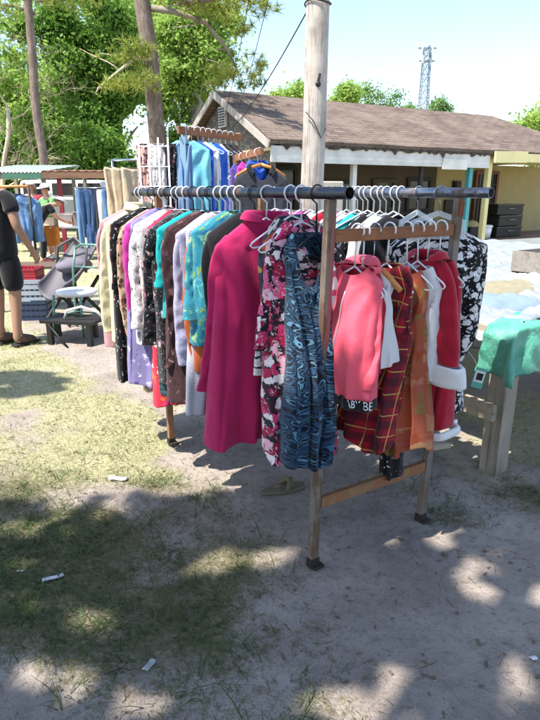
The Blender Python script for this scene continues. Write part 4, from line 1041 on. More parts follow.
# the slopes are cut into strips whose edges wave a little, as an old sagging roof does
def slope(a, b, c, d, nx=26, ny=6, sag=.035, seed=1):
    vs = []; rnd = random.Random(seed)
    for jx in range(ny+1):
        for ix in range(nx+1):
            p = a.lerp(b, ix/nx).lerp(d.lerp(c, ix/nx), jx/ny); q = math.sin(ix*1.3+seed)*.5+math.sin(ix*.57+jx)*.5
            vs.append(p+Vector((0, 0, sag*q*math.sin(PI*min(1, jx/ny*.9+.1))*(1 if 0 < ix < nx else 0)*.6+rnd.uniform(-.006, .006))))
    W_ = nx+1; fs = []
    for jx in range(ny):
        for ix in range(nx): fs.append((jx*W_+ix, jx*W_+ix+1, (jx+1)*W_+ix+1, (jx+1)*W_+ix))
    nb = len(vs); vs2 = [v+th for v in vs]
    rim = [i for i in range(W_)]+[W_*(q+1)-1 for q in range(1, ny+1)]+[ny*W_+i for i in range(nx-1, -1, -1)]+[q*W_ for q in range(ny-1, 0, -1)]
    mb._add(vs+vs2, fs+[tuple(i+nb for i in f)[::-1] for f in fs]+[(rim[i], rim[i]+nb, rim[(i+1) % len(rim)]+nb, rim[(i+1) % len(rim)]) for i in range(len(rim))])
slope(e0-HN*.2-Vector((0, 0, .10)), e1+HD*.2-HN*.2-Vector((0, 0, .10)), r1, r0, seed=1)
slope(k1+HD*.2+HN*.2-Vector((0, 0, .10)), k0+HN*.2-Vector((0, 0, .10)), r0, r1, seed=2)
slab(mb, [e1+HD*.2-HN*.2-Vector((0, 0, .10)), k1+HD*.2+HN*.2-Vector((0, 0, .10)), r1])
rf = wb(mb, 'roof', M['shingle'], house)
mb = MB(); rnd = random.Random(8); n_ = 150               # torn, curling shingle edge above the fascia
lo_ = [EZ-.225-max(0, rnd.gauss(.0, .035))-(.05 if rnd.random() < .12 else 0) for i in range(n_+1)]
ve = [hp(.1+(HL-.3)*i/n_, -.222+.008*math.sin(i*1.7), lo_[i]) for i in range(n_+1)]+[hp(.1+(HL-.3)*i/n_, -.222, EZ-.185) for i in range(n_+1)]
ve += [v+HN*.018 for v in ve]; m2_ = 2*(n_+1)
mb._add(ve, [(i, i+1, n_+2+i, n_+1+i) for i in range(n_)]+[(m2_+n_+1+i, m2_+n_+2+i, m2_+i+1, m2_+i) for i in range(n_)]+[(i, m2_+i, m2_+i+1, i+1) for i in range(n_)])
o = wb(mb, 'eave_edge', m_plain('dark_rotten_eave', '#3a302b', .9, .4), house)
mb = MB(); mb._add([hp(0, .05, EZ-.3), hp(0, 2*HW-.05, EZ-.3), hp(0, 2*HW-.05, EZ-.12), hp(0, HW, RZ-.16), hp(0, .05, EZ-.12)]+[hp(.15, .05, EZ-.3), hp(.15, 2*HW-.05, EZ-.3), hp(.15, 2*HW-.05, EZ-.12), hp(.15, HW, RZ-.16), hp(.15, .05, EZ-.12)],
    [(0, 1, 2, 3, 4), (9, 8, 7, 6, 5)]+[(i, 5+i, 5+(i+1) % 5, (i+1) % 5) for i in range(5)]); wb(mb, 'gable_wall', M['stone'], house)
mb = MB()
for s in (0, 1): mb.beam(hp(-.27, HW, RZ-.10), hp(-.27, -.2 if s == 0 else 2*HW+.2, EZ-.22), .04, .16)
wb(mb, 'bargeboard', m_plain('aged_white_paint', '#aaa299', .7, .5, 4, dark='#6d655c'), house)
mb = MB(); c = hp(-.05, HW-.05, RZ-.62)
mb.beam(c-Vector((0, 0, .24)), c+Vector((0, 0, .24)), .06, .42, HN); vent = wb(mb, 'gable_vent', M['fascia'], house)
mb = MB()
for i in range(7): mb.beam(c-HD*.045+HN*-.17+Vector((0, 0, -.19+i*.063)), c-HD*.045+HN*.17+Vector((0, 0, -.19+i*.063)), .03, .022)
o = wb(mb, 'slat', M['black_iron'], house); o.parent = vent
mb = MB(); mb.beam(hp(-.2, -.16, EZ-.40), hp(6.75, -.16, EZ-.40), .05, .34); wb(mb, 'fascia_beam', M['fascia'], house, .004)['label'] = 'white fascia beam over the porch'
mb = MB(); mb.beam(hp(6.85, -.26, EZ-.28), hp(8.2, -.26, EZ-.25), .06, .30); mb.beam(hp(8.2, -.2, EZ-.27), hp(HL, -.2, EZ-.27), .06, .22); wb(mb, 'fascia_beam', M['fascia_y'], house, .004)['label'] = 'cream yellow fascia beam at the right end'
mb = MB(); mb.beam(hp(4.95, -.205, EZ-.5), hp(5.85, -.205, EZ-.5), .03, .26); sg = wb(mb, 'name_board', M['fascia'], house)
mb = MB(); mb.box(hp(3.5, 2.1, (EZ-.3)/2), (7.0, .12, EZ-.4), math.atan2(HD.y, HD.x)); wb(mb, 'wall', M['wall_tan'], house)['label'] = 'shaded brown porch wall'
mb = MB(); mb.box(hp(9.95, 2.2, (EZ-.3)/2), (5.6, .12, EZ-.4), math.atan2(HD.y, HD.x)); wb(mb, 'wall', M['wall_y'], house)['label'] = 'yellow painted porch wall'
mb = MB(); mb.box(hp(.08, 1.2, (EZ-.3)/2), (.12, 2.0, EZ-.4), math.atan2(HD.y, HD.x)); mb.box(hp(6.15, 3.3, 1.1), (12.2, 2.0, 2.2), math.atan2(HD.y, HD.x)); wb(mb, 'wall', M['stone'], house)['label'] = 'end wall below the gable'
mb = MB(); mb.beam(hp(-.1, 1.0, EZ-.28), hp(HL-.1, 1.0, EZ-.28), 2.1, .05); wb(mb, 'porch_ceiling', M['fascia_y'], house)
mb = MB(); mb.beam(hp(.2, 1.05, .13), hp(HL, 1.05, .13), 2.3, .10); wb(mb, 'porch_deck', M['floor_wood'], house)
mb = MB(); mb.beam(hp(.2, -.14, .07), hp(HL, -.14, .07), .05, .22); wb(mb, 'deck_skirt', M['fascia'], house)
rz_h = math.atan2(HD.y, HD.x)
for l, m_, w_ in ((2.2, 'fascia', .12), (6.2, 'teal_paint', .13), (6.95, 'fascia_y', .14), (12.2, 'fascia_y', .14), (4.4, 'dark_void', .1)):
    mb = MB(); mb.box(hp(l, .0, (EZ-.3)/2), (w_, w_, EZ-.34), rz_h); wb(mb, 'porch_post', M[m_], house)
def opening(l, z, w_, h_, frame, fill, nm, bars=0):
    m1 = MB(); m1.box(hp(l, 2.02, z), (w_, .05, h_), rz_h); o = wb(m1, nm, M[fill], house)
    m2 = MB()
    for s in (-1, 1): m2.box(hp(l+s*w_/2, 1.985, z), (.10, .06, h_+.1), rz_h)
    m2.box(hp(l, 1.987, z+h_/2), (w_-.1, .06, .10), rz_h)
    if nm == 'window': m2.box(hp(l, 1.987, z-h_/2), (w_-.1, .06, .08), rz_h)
    q = wb(m2, 'frame', M[frame], house); q.parent = o
    if bars:
        m3 = MB()
        for i in range(bars): m3.box(hp(l-w_/2+w_*(i+1)/(bars+1), 1.97, z), (.022, .022, h_*.94), rz_h)
        m3.box(hp(l, 1.97, z), (w_*.9, .02, .025), rz_h); m3.box(hp(l, 1.97, z+h_*.3), (w_*.9, .02, .025), rz_h); q = wb(m3, 'security_bars', M['black_iron'], house); q.parent = o
opening(9.3, 1.18, 1.0, 1.95, 'door_wood', 'glass', 'door', 6)
opening(3.2, 1.3, 1.2, 1.0, 'dark_void', 'glass', 'window'); opening(1.3, 1.2, 1.0, 1.9, 'dark_void', 'teal_dark' if 'teal_dark' in M else 'glass', 'door')
opening(4.9, 1.45, .8, .8, 'wall_tan', 'glass', 'window'); opening(6.3, 1.45, .9, .9, 'dark_void', 'glass', 'window')
mb = MB(); mb.box(hp(8.0, 2.08, 1.62), (.3, .12, .52), rz_h); mb.box(hp(8.0, 2.0, 1.62), (.22, .05, .4), rz_h); wb(mb, 'wall_lamp', M['black_iron'], house, .01)
mb = MB(); mb.box(hp(7.95, 2.06, 1.08), (.85, .1, .45), rz_h); wb(mb, 'wall_box', M['wall_tan'], house, .01)
# things on the porch
GP = 'black cases stacked by the porch door'
case = thing('storage_case', 'bottom black case of the stack beside the porch door', 'case', hp(8.75, .75, .18), rz_h, GP)
mb = MB(); mb.box((0, 0, .15), (1.15, .55, .28)); mb.build('case_body', M['black_iron'], case, None, .02)
mb = MB(); mb.box((0, 0, .305), (1.19, .59, .05)); mb.build('lid', m_plain('black_lid', '#22242a', .35, .2), case, None, .012)
mb = MB(); mb.tube([(-.12, -.29, .2), (-.12, -.33, .2), (.12, -.33, .2), (.12, -.29, .2)], .012, 6); mb.build('handle', M['pipe_chrome'], case)
copy_thing(case, hp(8.78, .76, .515), rz_h+.04, 'middle black case of the stack beside the porch door', GP); copy_thing(case, hp(8.72, .75, .85), rz_h-.03, 'topmost black case of the stack beside the porch door', GP)
bin_ = thing('white_tub', 'white plastic tub standing on the porch left of the black cases', 'tub', hp(7.75, .6, .18))
mb = MB(); mb.tube([(0, 0, 0), (0, 0, .34)], [.19, .23], 16); mb.build('tub_body', M['hang_white'], bin_); mb = MB(); mb.tube([(0, 0, .34), (0, 0, .37), (0, 0, .40)], [.25, .25, .21], 16); mb.build('lid', M['hang_white'], bin_)
bg = thing('porch_grill', 'dark kettle shape appliance standing between the tub and the cases', 'grill', hp(7.3, .7, .18), rz_h)
mb = MB(); mb.box((0, 0, .2), (.5, .4, .3)); mb.build('grill_body', M['black_iron'], bg, None, .03); mb = MB(); mb.ball((0, 0, .4), .24, 12, 8, (1, .8, .6)); mb.build('lid', M['wall_y'], bg)
for l, n, h_ in ((-.0, 0, 0),):
    pn = thing('beige_panel', 'rounded beige panel leaning on the porch behind the black blazer', 'panel', hp(.95, -.5, 0), rz_h)
    mb = MB(); mb.box((0, 0, 1.3), (1.15, .06, .95)); mb.build('board', m_plain('beige_panel_paint', '#bdb4a6', .7, .2), pn, None, .05)
    for s in (-1, 1): mb = MB(); mb.beam((s*.45, 0, 0), (s*.45, 0, .83), .05, .05); mb.build('leg', M['wood_grey'], pn)

# ------------------------------------------------------------------ lattice tower far behind
tw = at(423, 110, 120); tw.z = 0
tower = thing('lattice_tower', 'tall steel lattice tower with antennas far behind the house', 'tower', tw)
H_T = 27.5; mb = MB()
def wdt(z): return 1.25-(1.25-.6)*z/H_T
for sx, sy in ((-1, -1), (1, -1), (1, 1), (-1, 1)): mb.beam(tw+Vector((sx*wdt(0), sy*wdt(0), 0)), tw+Vector((sx*wdt(H_T), sy*wdt(H_T), H_T)), .15, .15)
nz = 13
for i in range(nz):
    z0, z1 = H_T*i/nz, H_T*(i+1)/nz; a, b = wdt(z0), wdt(z1); cs = ((-1, -1), (1, -1), (1, 1), (-1, 1))
    for q in range(4):
        (x0, y0), (x1, y1) = cs[q], cs[(q+1) % 4]
        mb.beam(tw+Vector((x0*a, y0*a, z0)), tw+Vector((x1*b, y1*b, z1)), .09, .09); mb.beam(tw+Vector((x1*a, y1*a, z0)), tw+Vector((x0*b, y0*b, z1)), .11, .11); mb.beam(tw+Vector((x0*b, y0*b, z1)), tw+Vector((x1*b, y1*b, z1)), .12, .12)
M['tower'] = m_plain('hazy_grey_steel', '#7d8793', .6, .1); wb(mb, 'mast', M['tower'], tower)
for z, s in ((H_T+.2, 1.9), (H_T-2.0, 1.6)):
    mb = MB(); mb.box(tw+Vector((0, 0, z)), (s*2, .3, .25)); mb.box(tw+Vector((0, 0, z)), (.3, s*2, .25)); wb(mb, 'antenna_arm', M['tower'], tower)
    for k in range(5):
        mb = MB(); mb.box(tw+Vector((-s+k*s/2, -.3, z+.3)), (.22, .2, 1.3)); wb(mb, 'antenna', m_plain('pale_antenna', '#c9d0d6', .5, .1), tower)

# ------------------------------------------------------------------ tables at the right under tarps
def sheet_mesh(name, f, nu, nv, mat, parent, thick=.004):
    V = [f(i/nu, k/nv) for i in range(nu+1) for k in range(nv+1)]; Fc = []; W_ = nv+1
    for i in range(nu):
        for k in range(nv): Fc.append((i*W_+k, (i+1)*W_+k, (i+1)*W_+k+1, i*W_+k+1))
    me = bpy.data.meshes.new(name); me.from_pydata(V, [], Fc); me.polygons.foreach_set('use_smooth', [True]*len(Fc)); me.update()
    o = link(name, me, mat, parent); m_ = o.modifiers.new('thickness', 'SOLIDIFY'); m_.thickness = thick; m_.offset = 1
    return o
T0 = Vector((1.30, 2.98, 0)); TZ = .84
def tp(l, n, z): return T0+wv*l+dv*n+Vector((0, 0, z))
tab = thing('market_table', 'grey wooden market table with a low rail beside the rack', 'table', T0)
mb = MB(); mb.beam(tp(-.05, 1.0, TZ-.02), tp(2.9, 1.0, TZ-.02), 2.1, .04); wb(mb, 'tabletop', M['wood_grey_x'], tab)
for l, n in ((0, 0), (2.8, 0), (0, 1.95), (2.8, 1.95)):
    mb = MB(); mb.box(tp(l, n, (TZ-.05)/2-.03), (.115, .11, TZ-.03), ROTW); wb(mb, 'leg', M['wood_grey'], tab, .006)
mb = MB(); mb.beam(tp(-.075, -.02, .37), tp(-.075, 2.0, .37), .035, .10); wb(mb, 'rail', M['wood_grey_x'], tab, .004)
mb = MB(); mb.beam(tp(-.22, .20, .12), tp(.0, .9, .04), .12, .03); wb(mb, 'loose_board', M['wood_grey_x'], tab)
def tarp_mat(nm, c1, c2, rough):
    t = NT(nm); c = t.coord(); n = t.noise(c, 7, 5, .6); vo = t.voro(t.vadd(c, t.noise(c, 6, 3, .5, out='Color'), .15), 9, 'DISTANCE_TO_EDGE').outputs['Distance']
    t.bump(t.math('MINIMUM', vo, .25), .25, .03); t.bump(t.noise(t.mapping(c, (1, 1, .4)), 16, 5, .6, dist=1.0), .5, .03); t.bump(t.noise(c, 22, 4), .4, .01)
    return t.fin(t.mix(t.ramp(n, [(.35, 0.0), (.7, 1.0)]), c1, c2), rough)
M['tarp_green'] = tarp_mat('green_tarp', '#44907a', '#66ad94', .45); M['tarp_white'] = tarp_mat('white_plastic_sheet', '#7a8187', '#989c9f', .55)
rnt = random.Random(4)
def crumple(p, a, s): return a*(math.sin(p.x*s*1.3+p.y*s*.7)+math.sin(p.y*s*1.9-p.z*s*1.1+1.3)+.6*math.sin(p.x*s*2.9+p.z*s*3.1+.4))
# the green tarp lies over the near corner of the table and hangs down its near side
def tarp(u, v):
    l = -.42+2.3*u; nmin = -.12-(.07+.27*float(sstep(.75, .05, l))); n = nmin+(.08+.05*math.sin(6*l)-nmin)*v
    ox = max(0, -.13-l); oy = max(0, -.13-n); o = min(.26, math.hypot(ox, oy))
    ripple = .022*math.sin(17*l+1.2*math.sin(5*l))*min(1, oy*5)+.02*math.sin(15*n)*min(1, ox*5)
    L_ = max(l, -.17)-.05*min(ox, .3)-(ripple if ox > oy else 0); N_ = max(n, -.13)-.05*min(oy, .3)-(ripple if oy >= ox else 0)
    if ox > 0 and oy > 0: L_ -= .05*min(1, min(ox, oy)*6); N_ -= .05*min(1, min(ox, oy)*6)
    p = tp(L_, N_, TZ+.034-o); q = crumple(p, .006+.006*min(1, o*4), 12); rg_ = lambda k, a: a*(.5-2*abs(mn.noise(Vector((L_*k, N_*k*.8+o*k*.35, 2.0+k)))))
    e = .030*(1-2*abs(math.sin(L_*8+1.5*math.sin(2.6*L_)+o*2))**.8)*min(1, o*6)+rg_(13, .014)+rg_(29, .006); hg = min(1, .25+o*6)
    return p+Vector((q*.6, -abs(q)*.6, q*.7))+(-dv*.8-wv*.35)*e*hg+Vector((0, 0, e*.5*(1-hg)))
tag(sheet_mesh('green_tarp', tarp, 170, 60, M['tarp_green'], None), 'crumpled green plastic tarp hanging off the near table edge', 'tarp')
def wsheet(u, v):
    p = tp(-.12+3.1*u, -.06+2.15*v, TZ+.024); q = crumple(p, .016, 13)+crumple(p, .006, 31); return p+Vector((0, 0, abs(q)-.10*sstep(.06, 0, u)))
tag(sheet_mesh('white_sheet', wsheet, 110, 80, M['tarp_white'], None), 'white plastic sheet spread over the near market table', 'sheet')
def folded(name, lab, l, n, rot, mat, sx=.34, sy=.26, h=.05, group='clothes piled on the white sheet'):
    c = tp(l, n, TZ+.03); seed = rnt.uniform(0, 60)
    def f(u, v):
        a = 2*PI*u; r = v
        wob = 1+.22*mn.noise(Vector((math.cos(a)*1.6, math.sin(a)*1.6, seed)))
        x = sx/2*r*wob*math.copysign(abs(math.cos(a))**.7, math.cos(a)); y = sy/2*r*wob*math.copysign(abs(math.sin(a))**.7, math.sin(a))
        z = max(.0, 1.0*h*(1-r**4)*(.8+.7*mn.noise(Vector((x*6, y*6, seed))))+.045*(1-r**4)*(.5-abs(mn.noise(Vector((x*11, y*17, seed+5))))))
        ca, sa = math.cos(rot), math.sin(rot); return c+Vector((x*ca-y*sa, x*sa+y*ca, z))
    tag(sheet_mesh(name, f, 56, 18, mat, None), lab, 'clothes', group)
F['palegrey'] = f_print('pale_grey_print', '#70747c', ['#989ba2', '#4b505a', '#8c8682', '#b0b2b4'], 14, .5, warp=.08)
F['creamd'] = f_plain('worn_cream_cotton', '#8f8870', '#77705a'); F['whited'] = f_plain('worn_white_cotton', '#9a9b9d', '#84868a')
F['paleblue'] = f_plain('pale_blue_cotton', '#7d8f9c', '#68798a')
for nm, lab, l, n, ro, fm, sx, sy, h in (
    ('crumpled_shirt', 'pale blue crumpled shirt at the near corner of the white sheet', .42, .32, .4, 'paleblue', .5, .36, .06), ('crumpled_shirt', 'pale grey printed shirt behind the pale blue one on the white sheet', .28, .86, 1.0, 'palegrey', .5, .4, .07),
    ('crumpled_shirt', 'cream crumpled shirt in the middle of the white sheet', .88, .62, .2, 'creamd', .5, .4, .06), ('crumpled_shirt', 'white crumpled shirt toward the back of the white sheet', .55, 1.45, .7, 'whited', .55, .42, .08),
    ('crumpled_shirt', 'light denim shirt at the back of the white sheet', 1.05, 1.2, 1.3, 'jean_lt', .45, .34, .06), ('crumpled_shirt', 'lavender crumpled shirt near the right edge of the photo', 1.05, .22, .9, 'lav', .45, .36, .06),
    ('crumpled_shirt', 'black and white speckled shirt lying beside the wooden crate', 1.35, .75, .3, 'bwfl', .4, .34, .06), ('crumpled_shirt', 'grey white knitted piece between the cream and white shirts', .8, 1.05, 2.0, 'greyknit', .45, .36, .07)):
    folded(nm, lab, l, n, ro, F[fm], sx, sy, h)
T2 = at(498, 262, 5.6); T2.z = 0
tab2 = thing('market_table', 'long market table farther back with a white plastic cover', 'table', T2+dv*.2)
mb = MB(); mb.beam(T2+wv*-.15+dv*1.2+Vector((0, 0, TZ)), T2+wv*2.2+dv*1.2+Vector((0, 0, TZ)), 2.4, .04); wb(mb, 'tabletop', M['wood_grey_x'], tab2)
for l, n in ((0, .15), (2.0, .15), (0, 2.2), (2.0, 2.2)):
    mb = MB(); p = T2+wv*l+dv*n; mb.box((p.x, p.y, (TZ-.02)/2), (.11, .11, TZ-.02), ROTW); wb(mb, 'leg', M['wood_grey'], tab2)
def wsheet2(u, v):
    p = T2+wv*(-.3+2.6*u)+dv*(-.08+2.5*v)+Vector((0, 0, TZ+.03)); q = crumple(p, .009, 9); e = sstep(.04, 0, v)+sstep(.05, 0, u); return p+Vector((0, 0, abs(q)-.3*min(1, e)))
tag(sheet_mesh('white_sheet', wsheet2, 70, 70, M['tarp_white'], None), 'white plastic sheet covering the farther market table', 'sheet')
M['crate_wood'] = m_wood('grey_crate_wood', '#8d857b', '#5d554c', 'X', .8)
bx = tp(1.84, .92, TZ+.045); wbx = thing('wooden_crate', 'weathered grey wooden crate standing on the white sheet of the near table', 'crate', bx, ROTW)
mb = MB(); mb.box((.45, -.22, .095), (1.1, .022, .17)); mb.build('front_board', M['crate_wood'], wbx)
mb = MB(); mb.box((.45, .22, .095), (1.1, .022, .17)); mb.build('back_board', M['crate_wood'], wbx)
for s in (-.09, .99): mb = MB(); mb.box((s, 0, .095), (.022, .416, .17)); mb.build('end_board', M['crate_wood'], wbx)
mb = MB(); mb.box((.45, 0, .02), (1.05, .41, .02)); mb.build('bottom', M['crate_wood'], wbx)
# price card on the blossom dress
cp = at(479, 378, 2.66); card = thing('price_card', 'white and green price card hanging between the blossom dress and the green tarp', 'card', cp, -.25)
mb = MB(); mb.box((0, 0, 0), (.052, .003, .105), Matrix.Rotation(.18, 3, 'Y')); mb.build('card', m_plain('card_green', '#5fae9c', .6, .1), card)
mb = MB(); mb.tube([(-.01, 0, .05), (-.03, .02, .09), (-.06, .05, .12)], .0012, 5); mb.build('string', M['hang_white'], card)
mb = MB(); mb.box((0, -.003, .008), (.046, .002, .06), Matrix.Rotation(.18, 3, 'Y')); mb.build('label_panel', m_plain('card_white', '#e0e2e0', .6, .1), card)
mb = MB(); mb.box((.002, -.005, .008), (.03, .001, .036), Matrix.Rotation(.18, 3, 'Y')); mb.build('printed_square', M['black_iron'], card)


# ------------------------------------------------------------------ second rack and the hangings behind the main rack
def simple_hang(name, label, cat, p, rot, L, mat, W=.2, seed=1, group=None, **k): return garment(name, label, cat, p, rot, L, mat, W=W, seed=seed, group=group, **k)
Y3 = 5.6
r2a, r2b = at(184, 131, Y3), at(238, 133, Y3+.7)
rack2 = thing('board_rack', 'wooden rack with a pale blue post and a rusty top board', 'clothes rack', (r2a.x, r2a.y, 0))
mb = MB(); mb.beam((r2a.x, r2a.y, 0), (r2a.x, r2a.y, r2a.z+.06), .07, .05); wb(mb, 'post', m_wood('pale_blue_post', '#a9c3cf', '#7f97a3', 'Z', .8), rack2, .004)
mb = MB(); mb.beam((r2b.x, r2b.y, 0), (r2b.x, r2b.y, r2b.z), .06, .05); wb(mb, 'post', M['wood_grey'], rack2, .004)
u2 = (r2b-r2a); u2.z = 0; L2 = u2.length; u2.normalize(); zr2 = r2a.z
mb = MB(); c = (r2a+r2b)/2; mb.box((0, 0, 0), (L2+.15, .025, .07)); o = mb.build('top_board', M['rust_board'], rack2, None, .003); o.location = Vector((c.x, c.y, zr2))-Vector(rack2.location)-Vector((0, .04, 0)); o.rotation_euler = (0, 0, math.atan2(u2.y, u2.x))
p3 = at(262, 151, 4.7); p4 = at(236, 158, 5.2)
mb = MB(); mb.beam(p4, p3, .025, .055); wb(mb, 'arm_board', M['rust_board'], rack2)
mb = MB(); mb.beam((p4.x, p4.y, 0), (p4.x, p4.y, p4.z+.02), .05, .05); wb(mb, 'post', M['rust_board_y'], rack2)
G2 = 'clothes on the wooden rack behind'
rot2 = math.atan2(u2.y, u2.x)+PI/2
spec2 = [(.03, 'aqua', 'sheer aqua dress nearest the pale blue post', .75, .22), (.13, 'royal', 'royal blue satin dress behind the aqua one', 1.0, .2), (.24, 'white', 'white blouse on the wooden rack behind', .5, .19), (.33, 'aqua', 'pale aqua fringe shawl in the middle of the wooden rack', .95, .16), (.43, 'royal', 'second blue dress on the wooden rack, right of the white blouse', .8, .18), (.53, 'bwfl', 'white flowered top on the wooden rack', .7, .16), (.64, 'char', 'charcoal top on the wooden rack', .62, .16), (.75, 'black', 'black top at the right of the wooden rack', .55, .16), (.86, 'brown', 'brown top at the right end of the wooden rack', .5, .15)]
for i, (s, f, lab, L, W) in enumerate(spec2):
    p = Vector((r2a.x, r2a.y-.04, zr2+.02))+u2*(L2*s); e = (.15 if s < .5 else .5)-rot2
    garment('hanging_dress' if L > .7 else 'hanging_blouse', lab, 'dress' if L > .7 else 'blouse', p, rot2+e, L, F[f], W=W, T=.05, seed=100+i, fold=.03, sleeve='short' if i in (0, 2, 6) else None, sl_len=.2, group=G2, top=.10)
    hanger('white', p, rot2+e, 'white hanger with the '+lab, drop=.10)
for i, (s, f, lab) in enumerate([(.25, 'purpl', 'violet top under the short arm board'), (.55, 'magpink', 'bright pink top under the short arm board'), (.85, 'royal', 'blue top at the end of the short arm board')]):
    p = p4.lerp(p3, s); garment('hanging_tee_shirt', lab, 'tee shirt', p, .4, .42, F[f], W=.11, T=.04, seed=120+i, group=G2, top=.06, drop=.05); hanger('white', p, .4, 'white hanger with the '+lab, span=.13, drop=.085)
# black blazer on a wooden hanger just behind the dark pipe
bz = at(261, 151, 4.72)
garment('black_blazer', 'charcoal blazer on a wide wooden hanger under the short arm board', 'blazer', bz, .25, .85, F['char'], W=.21, T=.065, seed=130, fold=.015, sleeve='long', sl_len=.6, sl_r=.06, collar=(.03, F['black'], .7), top=.12, scoop=.10)
hanger('wood', bz, .25, 'orange wooden hanger holding the charcoal blazer', drop=.10)
pq = bz+Vector((0, .14, .03))
garment('denim_shirt', 'blue denim shirt peeking out inside the blazer', 'shirt', bz+Vector((-.01, .07, -.01)), .25, .7, F['jean_dk'], W=.18, T=.04, seed=131, top=.11); 
# white wire grid stand with scarves
wq = at(153, 140, 5.0); ws = thing('wire_stand', 'white wire grid stand with scarves left of the pale blue post', 'stand', (wq.x, wq.y, 0), .1)
mb = MB()
for x in (-.12, -.04, .04, .12): mb.tube([(x, 0, .02), (x, 0, wq.z+.02)], .008, 6)
for i in range(12): mb.tube([(-.13, 0, .15+i*.16), (.13, 0, .15+i*.16)], .006, 6)
mb.tube([(.12, 0, wq.z+.02), (.13, 0, wq.z+.12), (.17, 0, wq.z+.15), (.2, 0, wq.z+.08)], .008, 6); mb.build('grid', M['hang_white'], ws)
mb = MB(); mb.box((0, 0, .015), (.4, .4, .03)); mb.build('base', M['hang_white'], ws)
mb = MB(); mb.beam((.24, .05, 0), (.24, .05, wq.z+.03), .05, .05); mb.build('post', m_wood('blue_grey_post', '#8fb0c4', '#6f8da0', 'Z', .8), ws)
for i, (dx, f, lab, L) in enumerate([(-.10, 'leop_pink', 'dusty leopard scarf at the left of the wire stand', .95), (.02, 'bwfl', 'white flowered scarf in the middle of the wire stand', .9), (.13, 'dkfl2', 'black and white scarf at the right of the wire stand', .95), (.24, 'jean_lt', 'plain light blue scarf right of the blue grey post', .8)]):
    p = Vector((wq.x+dx, wq.y+.09, wq.z+.05)); garment('hanging_scarf', lab, 'scarf', p, .1, L, F[f], W=.065, T=.035, neck=.05, drop=.01, top=.07, seed=140+i, fold=.02, group='scarves on the wire stand')
# khaki trousers hung high at the left
for i, (px, Y, lab) in enumerate([(117, 7.2, 'khaki trousers hung at the left end of the row'), (125, 7.0, 'khaki trousers hung in the middle of the row'), (134, 6.8, 'khaki trousers hung nearest the wire stand')]):
    p = at(px, 162, Y); garment('khaki_trousers', lab, 'trousers', p, .9, 1.35, F['khaki'], W=.19, Wh=.17, T=.05, neck=.17, drop=.02, top=.06, seed=150+i, fold=.03, nf=4, group='khaki trousers hung in a row')
tr_a, tr_b = at(112, 160, 7.35), at(140, 160, 6.65)
tr = thing('trouser_rail', 'tall thin rail carrying the khaki trousers', 'rail', (tr_a.x, tr_a.y, 0)); mb = MB(); mb.tube([tr_a, tr_b], .016, 8); wb(mb, 'bar', M['pipe_chrome'], tr)
for e in (tr_a, tr_b): mb = MB(); mb.tube([(e.x, e.y, 0), tuple(e)], .018, 8); wb(mb, 'post', M['pipe_chrome'], tr)

# ------------------------------------------------------------------ stalls at the far left
def stall(name, label, x0, x1, yf, depth, zf, roof_mat, post_mat, posts, corr=True, tilt=.25, thick=.05):
    root = thing(name, label, 'stall', (x0, yf, 0))
    n = 60; mb = MB(); vs = []; 
    for k in (0, 1):
        for i in range(n+1):
            x = x0+(x1-x0)*i/n; w = .022*math.sin(i*2.1) if corr else .01*math.sin(i*.9)
            vs.append((x, yf-.25+(depth+.5)*k, zf+tilt*k+w))
    m_ = n+1; top = vs; bot = [(x, y, z-.02) for x, y, z in vs]
    mb._add(top+bot, [(i, i+1, m_+i+1, m_+i) for i in range(n)]+[(2*m_+i, 3*m_+i, 3*m_+i+1, 2*m_+i+1) for i in range(n)]+[(i, 2*m_+i, 2*m_+i+1, i+1) for i in range(n)], True)
    wb(mb, 'roof', roof_mat, root)
    mb = MB(); mb.beam((x0, yf-.22, zf-.10), (x1, yf-.22, zf-.10), .05, .14); wb(mb, 'front_beam', post_mat, root)
    for x, y, pm in posts: mb = MB(); mb.beam((x, y, 0), (x, y, zf-.03), .09, .09); wb(mb, 'post', pm, root)
    return root
M['green_tin'] = f_stripe('green_white_awning', ['#5fae94', '#dfe6e0', '#dfe6e0', '#8cc4b0'], 7); 
def tin():
    t = NT('green_white_roof_tin'); c = t.coord(); sx = t.node('ShaderNodeSeparateXYZ'); t.l.new(c, sx.inputs[0])
    f = t.math('FRACT', t.math('MULTIPLY', sx.outputs[1], 2.2)); return t.fin(t.ramp(f, [(0, '#5f8373'), (.38, '#a9afa9'), (.72, '#879a90')], 'CONSTANT'), .5)
M['green_tin'] = tin(); M['rust_tin'] = m_metal('rusty_roof_tin', '#8f7a6c', '#6b4632', .75, .5, .5); M['red_paint'] = m_plain('red_painted_wood', '#8e2433', .6, .2)
ga, gb_ = at(-30, 172, 15.0), at(45, 172, 15.0)
stall('green_roof_stall', 'market stall with a green and white corrugated roof at the far left', ga.x, gb_.x, 15.0, 2.6, 2.02, M['green_tin'], m_plain('green_beam_paint', '#3f6a57', .6, .2), [(gb_.x-.1, 15.1, M['wood_grey']), (ga.x+.1, 15.1, M['wood_grey']), (gb_.x-.1, 17.4, M['wood_grey']), (ga.x+.1, 17.4, M['wood_grey'])], tilt=.28)
ra, rb = at(46, 176, 14.2), at(118, 176, 14.2)
stall('brown_roof_stall', 'market stall with a flat rusty roof and a red post', ra.x, rb.x, 14.2, 2.8, 2.02, M['rust_tin'], m_wood('brown_beam', '#7a5a45', '#4e3a2e', 'X', .6), [(at(60, 190, 14.3).x, 14.3, M['red_paint']), (rb.x-.1, 14.3, M['wood_grey']), (rb.x-.1, 16.8, M['wood_grey']), (ra.x+.1, 16.8, M['wood_grey'])], corr=False, tilt=.12)
